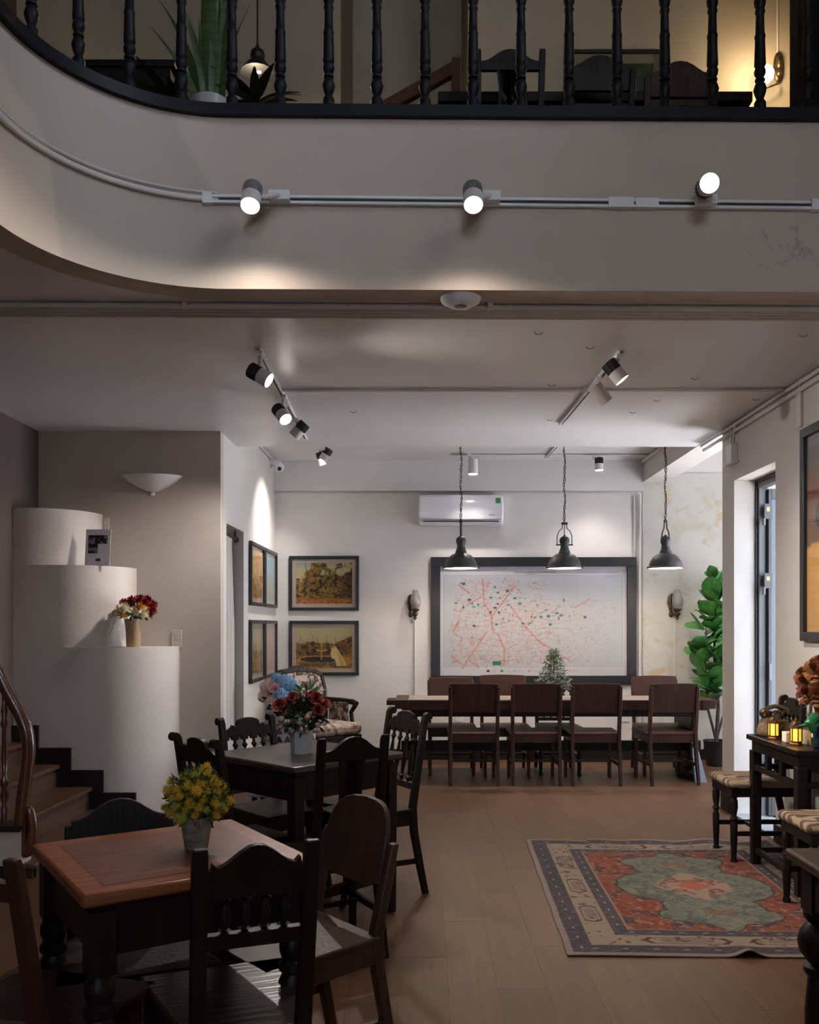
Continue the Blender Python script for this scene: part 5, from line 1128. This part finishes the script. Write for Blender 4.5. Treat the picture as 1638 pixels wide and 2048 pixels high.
for lo, hi, s_ in ((.06, .09, .13), (.27, .295, .11)):
    for k in range(60):
        for x, y in ((k*s_, None), (None, k*s_)):
            for side in (0, 1):
                mid = (lo+hi)/2
                if x is not None and mid < x < RW-mid: c = (x, mid if side else RL-mid); rx, ry = .016, .006
                elif y is not None and mid < y < RL-mid: c = (mid if side else RW-mid, y); rx, ry = .006, .016
                else: continue
                im.ell(c[0]/RW, c[1]/RL, rx/RW, ry/RL, (.60, .55, .52), .8)
def cart(cx, cy, rx, ry):       # long hexagonal cartouche
    if rx > ry: p = [(-rx, 0), (-rx*.85, -ry), (rx*.85, -ry), (rx, 0), (rx*.85, ry), (-rx*.85, ry)]
    else: p = [(0, -ry), (rx, -ry*.8), (rx, ry*.8), (0, ry), (-rx, ry*.8), (-rx, -ry*.8)]
    im.poly([((cx+a)/RW, (cy+b_)/RL) for a, b_ in p], (.28, .21, .19)); im.poly([((cx+a*.86)/RW, (cy+b_*.86)/RL) for a, b_ in p], (.56, .49, .42)); im.poly([((cx+a*.62)/RW, (cy+b_*.66)/RL) for a, b_ in p], (.45, .38, .34), .7)
for y in (.55, 1.02, 1.49): cart(.183, y, .042, .13); cart(RW-.183, y, .042, .13)
for x in (.55, 1.02): cart(x, RL-.183, .20, .036); cart(x, .183, .20, .036)
im.mask(band(.125, .24)*(n1 > .70), (.33, .23, .22), .8)
mx_, my_ = RW/2+.02, RL/2-.0; u = (x_-mx_); v_ = (y_-my_)
ang = np.arctan2(v_, u); sc = .012*np.sin(np.abs(u)*90+np.abs(v_)*70)
def lobes(g_): return ((np.hypot(u/(.40+g_), v_/(.31+g_))+sc < 1) | (np.hypot(u/(.24+g_), (np.abs(v_)-.36)/(.22+g_))+sc < 1) | (np.hypot(u/(.15+g_), v_/(.70+g_))+sc < 1) | (np.hypot(u/(.29+g_), (np.abs(v_)-.48)/(.13+g_))+sc < 1))
im.mask(lobes(.012).astype(float), (.22, .24, .21)); im.mask(lobes(0.).astype(float), (.40, .42, .37)); im.mask((lobes(0.) & (n2 > .55)).astype(float), (.30, .34, .32), .8); im.mask((lobes(0.) & (n1 > .62)).astype(float), (.52, .48, .42), .7)
im.mask((lobes(-.02) & (np.abs(np.abs(v_)-.43) < .035) & (np.abs(u) < .07)).astype(float), (.50, .35, .26), .8)
cen = (np.hypot(u/.20, v_/.17)+.8*sc*3 < 1) | (np.hypot(u/.10, v_/.24)+sc < 1); im.mask(cen.astype(float), (.60, .50, .43)); im.mask((cen & (n2 > .58)).astype(float), (.46, .30, .26), .8)
for a in (-1, 1):
    for b_ in (-1, 1): im.ell((mx_+a*.095)/RW, (my_+b_*.09)/RL, .04/RW, .03/RL, (.46, .24, .20), .9); im.ell((mx_+a*.095)/RW, (my_+b_*.09)/RL, .022/RW, .015/RL, (.60, .48, .40), .9)
im.poly([((mx_+a)/RW, (my_+b_)/RL) for a, b_ in ((-.10, 0), (0, -.085), (.10, 0), (0, .085))], (.64, .36, .25))
im.mask(n3*.5, (.46, .43, .42), .5); im.mask((im.noise(100, 300, 8, 1) > .6).astype(float), (.62, .56, .52), .16)
def rugshape(X, Y):
    x = (X-.5)*RW; y = (.5-Y)*RL
    far = np.clip((.12-Y)/.12, 0, 1); near = np.clip((Y-.93)/.07, 0, 1)
    z = .008+far*.012*(.5+.5*np.sin(X*26+1))*(X > .25)+near*.030*np.exp(-((X-.485)/.03)**2)+.002*np.sin(X*9+Y*7)
    y = y+far*.015*np.sin(X*20); x = x+.002*np.sin(Y*30)*np.clip((.06-X)/.06, 0, 1)
    return x, y, z
rg = thing('rug', 'faded oriental rug with red field and sage green medallion on the floor', 'rug', (1.413, 4.80, 0), radians(-1.4))
o = sheet('pile', im, rugshape, m_rugm, rg); sd = o.modifiers.new('thick', 'SOLIDIFY'); sd.thickness = .006; sd.offset = -1
# ================================================================ SIDE DOOR
m_alu = M('anthracite_frame', (.022, .023, .026), .45); m_alu2 = M('grey_profile', (.10, .105, .115), .45)
xj = XR+.165
t = struct(MB().box(xj, xj+.06, 6.555, 6.61, .0, 2.46).box(xj, xj+.06, 5.83, 5.885, 0, 2.46).box(xj, xj+.06, 5.885, 6.555, 2.40, 2.46).build('door_1', m_alu2))
struct(MB().box(xj-.012, xj+.0, 6.585, 6.61, 0, 2.46).box(xj-.012, xj, 5.83, 6.61, 2.44, 2.46).build('trim_3', m_alu))
dl = thing('door_leaf', 'open dark aluminium door leaf with blue-grey panel in the side doorway', 'door', (xj+.05, 6.553, 0))
MB().box(0, .022, -.045, .0, .02, 2.385).box(.70, .75, -.045, .0, .02, 2.385).box(.022, .70, -.045, 0, .02, .16).box(.022, .70, -.045, 0, 2.31, 2.385).build('leaf_frame', m_alu, dl, .002)
MB().box(.022, .70, -.030, -.012, .16, 2.31).build('door_panel', M('door_panel_blue', (.055, .065, .10), .35), dl)
for z in (.35, 1.72, 2.22): 
    MB().box(-.035, .02, -.062, -.045, z-.055, z+.055).build('hinge', m_black, dl); MB().cyl((-.04, -.06, z-.1), (-.04, -.06, z-.05), .012, n=10).build('hinge_pin', m_alu2, dl); MB().box(-.02, .0, -.0635, -.062, z+.0, z+.03).build('sticker', M('sticker_yellow', (.55, .45, .12), .5), dl)
MB().box(-.0, .02, -.06, -.046, 1.0, 1.12).build('lock_plate', m_alu2, dl)
sbox('trim_4', M('threshold', (.30, .31, .33), .4), XR, XR+.25, 5.83, 6.61, -.004, .012)
# ================================================================ FIDDLE LEAF PLANT
q = P(1428, 1525, 9.05)
t = thing('fiddle_leaf_plant', 'tall broad-leaved green plant in a black pot in the alcove', 'plant', (q.x, 8.98, 0))
MB().lathe([(.085, 0), (.10, .01), (.125, .24), (.13, .25), (.115, .25), (.11, .2)], n=20).build('pot', m_potblack, t)
MB().tube([(0, 0, .2), (.02, 0, .6), (-.02, 0, 1.1), (0, 0, 1.86)], [.022, .018, .014, .006], 8).build('trunk', m_trunk, t); MB().tube([(.0, 0, .25), (-.08, 0, .55), (-.12, -.03, .95), (-.10, 0, 1.4)], [.016, .013, .010, .005], 8).tube([(.0, 0, .25), (.1, 0, .6), (.14, .02, 1.2)], [.014, .011, .005], 8).build('branch', m_trunk, t)
lf = leafmesh(.27, .18, m_leaf, .22, 1.35, 7); rr = random.Random(31)
for k in range(120):
    u = k/119; z = .62+1.22*u; a = k*2.39996+rr.uniform(-.3, .3); br = rr.choice([(0, 0), (-.11, 0), (.1, 0)]) if z < 1.35 else (0, 0)
    o = obj('leaf', lf, t); s_ = rr.uniform(.72, 1.1)*(1 if u < .85 else .75); o.scale = (s_,)*3; o.location = (br[0]+.0, br[1], z); o.rotation_euler = (rr.uniform(.25, 1.15)+(.25 if u > .8 else 0), rr.uniform(-.5, .5), a)
t = thing('leaning_panel', 'pale blue-grey panel leaning at the end of the long table', 'panel', (P(1396, 1563, 8.0).x, 8.0, 0))
MB().hexa([(-.03, -.02, 0), (.075, -.02, 0), (-.03, .02, 0), (.075, .02, 0), (-.035, .10, .40), (.0, .10, .40), (-.035, .14, .40), (.0, .14, .40)]).build('board', M('panel_blue_grey', (.22, .27, .36), .35), t, .003); MB().box(-.03, -.012, .07, .11, .2, .34).build('edge_strip', m_black, t)
# ================================================================ CORNER ARMCHAIR, VASE, CUSHION
m_flor = MN('floral_fabric', [(.40, (.055, .028, .022)), (.5, (.12, .08, .065)), (.56, (.40, .33, .29))], 13, rough=.85, dist=1.4, detail=3)
m_flor2 = MN('floral_fabric_pale', [(.38, (.12, .06, .05)), (.50, (.36, .26, .23)), (.62, (.52, .43, .39))], 12, rough=.85, dist=1.2, detail=3)
fdir = Vector((.62, -.78)); t = thing('armchair', 'carved wooden armchair with brown floral upholstery in the far corner', 'armchair', (-1.02, 8.62, 0), face(*fdir))
w2, d2 = .30, .27
pl = [(-.24, .42), (-.27, .75), (-.25, .89), (-.18, .93), (0, .95), (.18, .93), (.25, .89), (.27, .75), (.24, .42)]
tl2 = lambda x, y, z: (x, y-d2-.12*(z-.42)/.5, z)
MB().prism(pl, -.03, .03).map(tl2).build('backrest', m_flor, t, .02)
out = [(x*1.09, (z-.68)*1.07+.69) for x, z in pl]; inn = [(x*.97, (z-.68)*.965+.68) for x, z in pl]; g = MB()
for k in range(len(pl)-1):
    a, b_, c, d = out[k], out[k+1], inn[k+1], inn[k]; g.prism([a, b_, c, d], -.04, .035)
g.prism([(-.10, .955), (-.05, .985), (0, .995), (.05, .985), (.10, .955), (0, .945)], -.04, .03).map(tl2).build('back_frame', m_dark, t, .006)
MB().prism([(-.26, -d2), (.26, -d2), (.32, d2+.02), (-.32, d2+.02)], .36, .47, 'xy').build('seat_cushion', m_flor2, t, .04); MB().prism([(-.27, -d2), (.27, -d2), (.32, d2), (-.32, d2)], .29, .36, 'xy').build('seat_frame', m_dark, t, .01)
for s_ in (-1, 1):
    MB().tube([(s_*.27, -d2-.06, .66), (s_*.31, -.1, .66), (s_*.34, .08, .65), (s_*.35, .13, .63)], [.022, .024, .028, .03], 10).tube([(s_*.35, .12, .63), (s_*.335, .06, .55), (s_*.32, .10, .45), (s_*.31, .16, .36)], [.024, .022, .022, .024], 10).build('arm', m_dark, t)
    MB().box(s_*.295-.012, s_*.295+.012, -d2, .06, .40, .645).build('arm_panel', m_flor, t, .008); MB().sweep([(s_*.27, d2-.0, 0, .03, .03), (s_*.28, d2-.04, .15, .032, .032), (s_*.285, d2-.03, .30, .05, .05)]).build('leg', m_dark, t); MB().sweep([(s_*.22, -d2-.06, 0, .03, .03), (s_*.23, -d2, .30, .04, .04)]).build('leg', m_dark, t)
t = thing('hydrangea_vase', 'blue and pink hydrangeas in a tall dark floor vase by the side doorway', 'flowers', (P(553, 1400, 7.6).x, 7.6, 0))
MB().lathe([(.10, 0), (.12, .02), (.13, .25), (.10, .45), (.06, .55), (.058, .70), (.075, .735), (.066, .735), (.05, .7)], n=22).build('vase', M('vase_charcoal', (.035, .038, .042), .4), t)
me_b = hydr_mesh('blue_hydrangea', col2('petal_blue', (.16, .34, .55), (.36, .56, .74), 6)); me_p = hydr_mesh('pink_hydrangea', col2('petal_blush', (.55, .33, .28), (.72, .55, .48), 6)); me_pp = rose_mesh('pink_peony', col2('petal_rose', (.60, .30, .32), (.74, .46, .46), 6))
for px_, py_, dy, s_, me in ((572, 1368, 0, .075, me_b), (562, 1390, -.05, .07, me_b), (585, 1372, -.02, .055, me_b), (553, 1358, .02, .05, me_b), (536, 1372, -.02, .065, me_p), (530, 1392, 0, .06, me_p), (545, 1402, -.06, .05, me_p), (550, 1376, -.08, .045, me_pp), (570, 1416, -.05, .03, me_b)):
    v = P(px_, py_, 7.6+dy); put(t, me, (v.x-t.location.x, dy, v.z), s_, (v.x-t.location.x, -.7, .5), px_)
foliage(t, (0, 0, .78), (.12, .1, .09), 60, m_leafd, .08, .02, 3)
# triangle patterned cushion on a low white ottoman
im = Img(72, 72, (.62, .60, .60))
for r_ in range(6):
    for c in range(6):
        x0, y0 = c/6, r_/6; sh = [(.16, .15, .16), (.30, .28, .29), (.45, .43, .43)][(r_*2+c) % 3]; im.poly([(x0+.5/6, y0+.01), (x0+.985/6, y0+.95/6), (x0+.015/6, y0+.95/6)], sh)
t = thing('triangle_cushion', 'grey and white triangle-patterned cushion on the white ottoman', 'cushion', (-1.03, 6.93, .44), .25); a = .19
pil = lambda s_: (lambda X, Y: ((X-.5)*2*a, s_*.065*np.sqrt(np.clip(1-np.abs(2*X-1)**2.5, 0, 1)*np.clip(1-np.abs(2*Y-1)**2.5, 0, 1))+.12*(1-Y)*.6, .36-.36*Y))
sheet('cushion_front', im, pil(-1), m_cloth, t); sheet('cushion_rear', im, pil(1), m_cloth, t)
t = thing('ottoman', 'low white upholstered ottoman behind the square dark table', 'ottoman', (-1.05, 6.98, 0)); MB().box(-.30, .26, -.22, .22, .10, .44).build('body', M('ottoman_white', (.50, .48, .47), .85), t, .03)
for sx in (-1, 1):
    for sy in (-1, 1): MB().cyl((sx*.22-.02, sy*.17, 0), (sx*.22-.02, sy*.17, .12), .018, .024).build('foot', m_dark, t)
# ================================================================ ON THE CONSOLE
CZ = .76
def lantern(label, px, py, D):
    q = P(px, py, D); t = thing('lantern', label, 'lantern', (q.x, D, CZ), .5, 'lit lanterns on the console'); m = M('lantern_bronze', (.09, .045, .022), .4, .7)
    MB().lathe([(.034, 0), (.034, .008), (.028, .014), (.030, .022)], n=6, smooth=False).build('base', m, t)
    MB().lathe([(.032, .088), (.036, .092), (.033, .10), (.024, .118), (.012, .128), (.006, .132), (.009, .138), (.004, .146), (.002, .155)], n=6, smooth=False).build('roof', m, t)
    for k in range(6): a = k*pi/3; MB().cyl((.029*cos(a), .029*sin(a), .02), (.029*cos(a), .029*sin(a), .09), .0035, n=6).build('post', m, t)
    mg = M('lantern_glass', (.8, .5, .1), .4, emit=(1, .5, .05), es=.22)
    for k in range(6): a0, a1 = k*pi/3, (k+1)*pi/3; r = .027; MB().add([(r*cos(a0), r*sin(a0), .022), (r*cos(a1), r*sin(a1), .022), (r*cos(a1), r*sin(a1), .088), (r*cos(a0), r*sin(a0), .088)], [(0, 1, 2, 3)]).build('pane', mg, t)
    lamp('POINT', 'lantern_light', (q.x-.06, D-.05, CZ+.06), .10, (1, .55, .2), .02)
lantern('lit bronze lantern on the console beside the antique telephone', 1547, 1470, 5.05); lantern('lit bronze lantern on the console beside the white box', 1592, 1485, 4.80)
q = P(1549, 1470, 5.19)
t = thing('telephone', 'antique brass cradle telephone on the console', 'telephone', (q.x, 5.19, CZ), .5)
MB().prism([(-.085, 0), (.085, 0), (.085, .015), (.05, .075), (.035, .10), (-.035, .10), (-.05, .075), (-.085, .015)], -.07, .07).build('body', m_brass, t, .006)
MB().lathe([(.042, 0), (.042, .008), (.012, .012)], n=18).map(lambda x, y, z: (x, -.07-z*.9, .045+y)).build('dial', m_brass, t); MB().box(-.03, .03, -.02, .02, .10, .125).box(-.04, -.025, -.03, .03, .12, .145).box(.025, .04, -.03, .03, .12, .145).build('cradle', m_brass, t)
MB().tube([(-.075, 0, .145), (-.05, 0, .165), (0, 0, .172), (.05, 0, .165), (.075, 0, .145)], [.014, .013, .012, .013, .014], 10).sph((-.085, 0, .135), (.028, .028, .03), 12, 8).sph((.085, 0, .135), (.028, .028, .03), 12, 8).build('handset', m_brass, t)
q = P(1579, 1490, 4.93); t = thing('white_box', 'small white box on the console between the two lanterns', 'box', (q.x, 4.93, CZ)); MB().box(-.03, .03, -.03, .03, 0, .055).build('carton', m_white, t, .002); MB().box(-.0305, .0305, -.0305, .0305, .042, .043).build('lid_seam', m_grey, t)
for k, (z, lab, c, dx) in enumerate(((0, 'thick cream book at the bottom of the console stack', (.42, .35, .27), 0), (.075, 'thin dark book on top of the console stack', (.03, .03, .03), .01))):
    t = thing('book', lab, 'book', (2.10+dx, 4.86, CZ+z), .2, 'books on the console'); hh = .075 if k == 0 else .018
    MB().box(-.06, .06, -.085, .085, 0, hh*.12).box(-.06, .06, -.085, .085, hh*.88, hh).box(-.062, -.056, -.085, .085, 0, hh).build('cover', M('book_cover', c, .6), t); MB().box(-.056, .056, -.08, .08, hh*.12, hh*.88).build('pages', M('book_pages', (.55, .5, .42), .8), t)
im = Img(40, 54, (.72, .62, .44)); im.rect(.12, .1, .88, .9, (.70, .55, .30)); im.ell(.55, .55, .16, .18, (.65, .28, .08)); im.ell(.3, .7, .2, .2, (.35, .38, .14)); im.rect(.0, .0, 1, .45, (.58, .52, .48), .8)
t = pic('photo_card', 'small framed card with orange and green drawing behind the roses', im, .17, .25, .012, (2.20, 4.95, CZ+.128), -pi/2+.1, depth=.014, pane=False); 
# roses in a teal vase with a green ribbon
t = thing('rose_vase', 'burnt orange roses in a dark teal vase with a green ribbon on the console', 'flowers', (2.07, 4.66, CZ))
MB().lathe([(.05, 0), (.062, .01), (.072, .05), (.07, .10), (.05, .14), (.042, .16), (.05, .175), (.042, .17), (.036, .15)], n=22).build('vase', M('vase_teal', (.012, .035, .042), .12, coat=.5), t)
m_rib = M('ribbon_green', (.012, .20, .06), .35)
MB().tube([(-.05, -.02, .15), (-.075, -.05, .17), (-.10, -.05, .14), (-.085, -.05, .10), (-.075, -.05, .085)], [.012, .022, .026, .016, .004], 8).tube([(-.03, -.045, .16), (.0, -.06, .175), (.03, -.05, .16)], .016, 8).tube([(-.06, -.05, .14), (-.12, -.04, .125), (-.15, -.03, .12)], [.012, .012, .002], 6).build('ribbon', m_rib, t)
MB().tube([(.048*cos(a), .048*sin(a), .155) for a in [2*pi*k/20 for k in range(20)]], .008, 6, closed=True).build('ribbon_band', m_rib, t)
m_ro = col2('petal_burnt_orange', (.17, .058, .018), (.36, .15, .05), 3); m_ro2 = col2('petal_rust', (.13, .03, .018), (.24, .075, .035), 3); me_o = rose_mesh('burnt_rose', m_ro); me_o2 = rose_mesh('rust_rose', m_ro2)
foliage(t, (0, 0, .32), (.13, .12, .13), 150, m_leafd, .07, .018, 14)
for k, (x, y, z, s_, me) in enumerate([(-.06, -.05, .415, .062, me_o), (-.10, .0, .345, .05, me_o2), (-.115, -.06, .29, .05, me_o2), (-.065, -.10, .295, .066, me_o), (.01, -.09, .37, .062, me_o), (.02, -.10, .28, .055, me_o2), (-.025, -.10, .215, .055, me_o), (.05, -.06, .43, .06, me_o), (.10, -.07, .33, .06, me_o), (.08, -.08, .22, .055, me_o2), (-.02, .05, .43, .055, me_o), (-.08, .08, .38, .05, me_o), (.09, .06, .40, .055, me_o), (-.02, -.06, .46, .05, me_o2)]): put(t, me, (x, y, z), s_, (x*2-.35, y*2-.35, .35), k*1.3)
MB().box(-.04, .04, -.0, .002, 0, .06)
